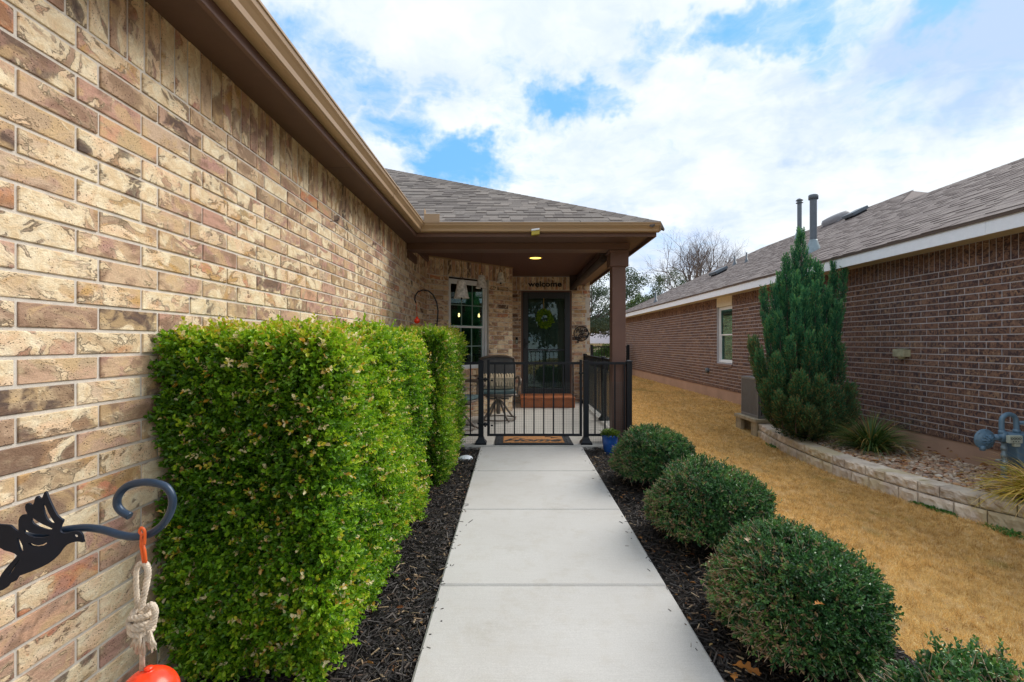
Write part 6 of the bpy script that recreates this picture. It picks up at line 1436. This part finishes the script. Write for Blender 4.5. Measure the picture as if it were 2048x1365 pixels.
# grey roofed house far behind
fh = thing('far_house', (7, 38, -1.5), 'distant low house with pale grey roof behind the oak', 'house')
mb = MB(); mb.box((3.2, 34.2, -1.7), (13, 40, .0)); mb.build('wall', M['vinyl'], fh)
mb = MB(); mb.add([(2.7, 33.6, -.05), (13.5, 33.6, -.05), (13.5, 40.4, -.05), (2.7, 40.4, -.05), (5.4, 37, 1.50), (10.8, 37, 1.50)], [(0, 1, 5, 4), (1, 2, 5), (2, 3, 4, 5), (3, 0, 4), (3, 2, 1, 0)]); mb.build('roof', M['farroof'], fh)

# ------------------------------------------------------------------ sky, sun, camera
world = bpy.data.worlds.new('World'); SC.world = world; world.use_nodes = True; nt = world.node_tree; nt.nodes.clear(); g = G(nt)
out = g.n('ShaderNodeOutputWorld'); bg = g.n('ShaderNodeBackground'); nt.links.new(bg.outputs[0], out.inputs[0]); bg.inputs[1].default_value = .11
sky = g.n('ShaderNodeTexSky'); sky.sky_type = 'NISHITA'; sky.sun_disc = False
SEL, SAZ = R(42), math.atan2(.90, .42)
sky.sun_elevation = SEL; sky.sun_rotation = SAZ; sky.air_density = 1.2; sky.dust_density = .6; sky.ozone_density = 2.0
d = g.vmath('NORMALIZE', g.n('ShaderNodeTexCoord').outputs['Generated']); sp = g.sep(d)
zc = g.math('MAXIMUM', sp[2], 0.0); inv = g.math('DIVIDE', 1.0, g.math('ADD', zc, .22))
pl2 = g.xyz(g.math('MULTIPLY', sp[0], inv), g.math('MULTIPLY', sp[1], inv), 0.35)
warp = g.noise(pl2, 2.2, 4, .6, 0, out=1); pw = g.vmath('ADD', pl2, g.vmath('SCALE', g.vmath('SUBTRACT', warp, (.5, .5, .5)), .35))
c1 = g.noise(pw, 1.7, 8, .60); c2n = g.noise(g.vmath('ADD', pw, (3.1, 7.7, 0)), 4.6, 8, .66)
dens = g.math('ADD', g.math('MULTIPLY', c1, .62), g.math('MULTIPLY', c2n, .38))
wd = g.vmath('SUBTRACT', g.noise(d, 5.5, 5, .65, 0, out=1), (.5, .5, .5))
def spot(px, py, rx, ry, soft=1.0, amp=1.0):
    v = unit(np.array([(px-CX)/F, 1, (CY-py)/F])); dd = g.vmath('SUBTRACT', g.vmath('ADD', d, g.vmath('SCALE', wd, .28)), tuple(v))
    q_ = g.vmath('MULTIPLY', dd, (F/rx*1.05, F/max(rx, ry)*.5, F/ry*1.05)); ln = g.vmath('LENGTH', q_, out=1)
    return g.math('MULTIPLY', g.rng(ln, .35, 1.35, 1, 0, True), amp)
blue = None
for a in ((765, 250, 120, 62, 1, .95), (905, 320, 110, 48, 1, .9), (690, 175, 80, 50, 1, .6), (600, 70, 120, 60, 1, .72), (700, 140, 80, 50, 1, .8), (850, 180, 70, 40, 1, .55), (1000, 80, 90, 50, 1, .35), (1290, 130, 60, 40, 1, .5), (1480, 120, 60, 30, 1, .45), (1120, 225, 80, 50, 1, .85), (1215, 250, 60, 30, 1, .6), (1060, 200, 40, 25, 1, .5), (1345, 40, 70, 55, 1, .8), (1545, 25, 150, 50), (1640, 60, 60, 60, 1, .6), (1870, 15, 60, 60, 1, .9), (1340, 455, 150, 50, 1, .35), (520, 20, 60, 30, 1, .3), (1110, 185, 50, 30, 1, .5), (1430, 90, 40, 40, 1, .5)):
    s_ = spot(*a); blue = s_ if blue is None else g.math('MAXIMUM', blue, s_)
c3n = g.noise(g.vmath('ADD', pw, (8.1, 2.7, 1)), 13.0, 5, .7)
cov = g.math('SUBTRACT', g.math('ADD', g.math('ADD', g.math('MULTIPLY', dens, .9), g.math('MULTIPLY', c3n, .1)), .105), g.math('MULTIPLY', blue, .215))
cov = g.rng(cov, .345, .60, 0, 1, True)
shade = g.noise(g.vmath('ADD', pw, (1.7, .4, 2)), 2.4, 6, .6)
dk = None
for a in ((1985, 80, 150, 110, 1, 1.0), (1680, 215, 110, 45, 1, .55), (1560, 165, 60, 30, 1, .3), (1280, 480, 240, 50, 1, .50), (760, 150, 220, 60, 1, .22), (1280, 170, 60, 30, 1, .25)):
    s_ = spot(*a); dk = s_ if dk is None else g.math('MAXIMUM', dk, s_)
amt = g.math('ADD', g.math('MULTIPLY', dk, .9), g.rng(shade, .44, .64, 0, .50), clamp=True)
cloudc = g.mix(amt, (6.8, 7.15, 7.4), (3.8, 4.9, 7.0))
skyc = g.vmath('MULTIPLY', sky.outputs[0], (1.15, 1.15, 1.15)); skyc = g.mix(.75, skyc, (1.2, 3.9, 7.6))
fin = g.mix(cov, skyc, cloudc)
g.put(bg.inputs[0], fin)
sun = bpy.data.lights.new('sun', 'SUN'); sun.energy = 2.5; sun.angle = R(38); sun.color = (1.0, .94, .85)
so = bpy.data.objects.new('sun', sun); COL.objects.link(so)
sd_ = Vector((math.sin(SAZ)*math.cos(SEL), math.cos(SAZ)*math.cos(SEL), math.sin(SEL))); so.rotation_euler = (-sd_).to_track_quat('-Z', 'Y').to_euler(); so.location = (6, 2, 12)
# the lit porch lamp
pl3 = bpy.data.lights.new('porch_lamp', 'SPOT'); pl3.energy = 2.5; pl3.color = (1, .70, .35); pl3.spot_size = R(125); pl3.spot_blend = .6; pl3.shadow_soft_size = .08
po = bpy.data.objects.new('porch_lamp', pl3); COL.objects.link(po); po.location = (.338, 7.5, 1.29+ZC)

cam = bpy.data.cameras.new('camera'); cam.sensor_width = 36; cam.lens = F/2048*36; cam.clip_start = .05; cam.clip_end = 2000
cam.shift_x = -(CX-1024)/2048; cam.shift_y = (CY-682.5)/2048
co = bpy.data.objects.new('camera', cam); COL.objects.link(co); co.location = (0, 0, ZC); co.rotation_euler = (R(90), 0, 0); SC.camera = co
SC.view_settings.view_transform = 'Standard'; SC.view_settings.look = 'None'; SC.view_settings.exposure = 0.47; SC.view_settings.gamma = 1
SC.cycles.use_denoising = True; SC.cycles.max_bounces = 7; SC.cycles.transparent_max_bounces = 12; SC.cycles.sample_clamp_indirect = 6
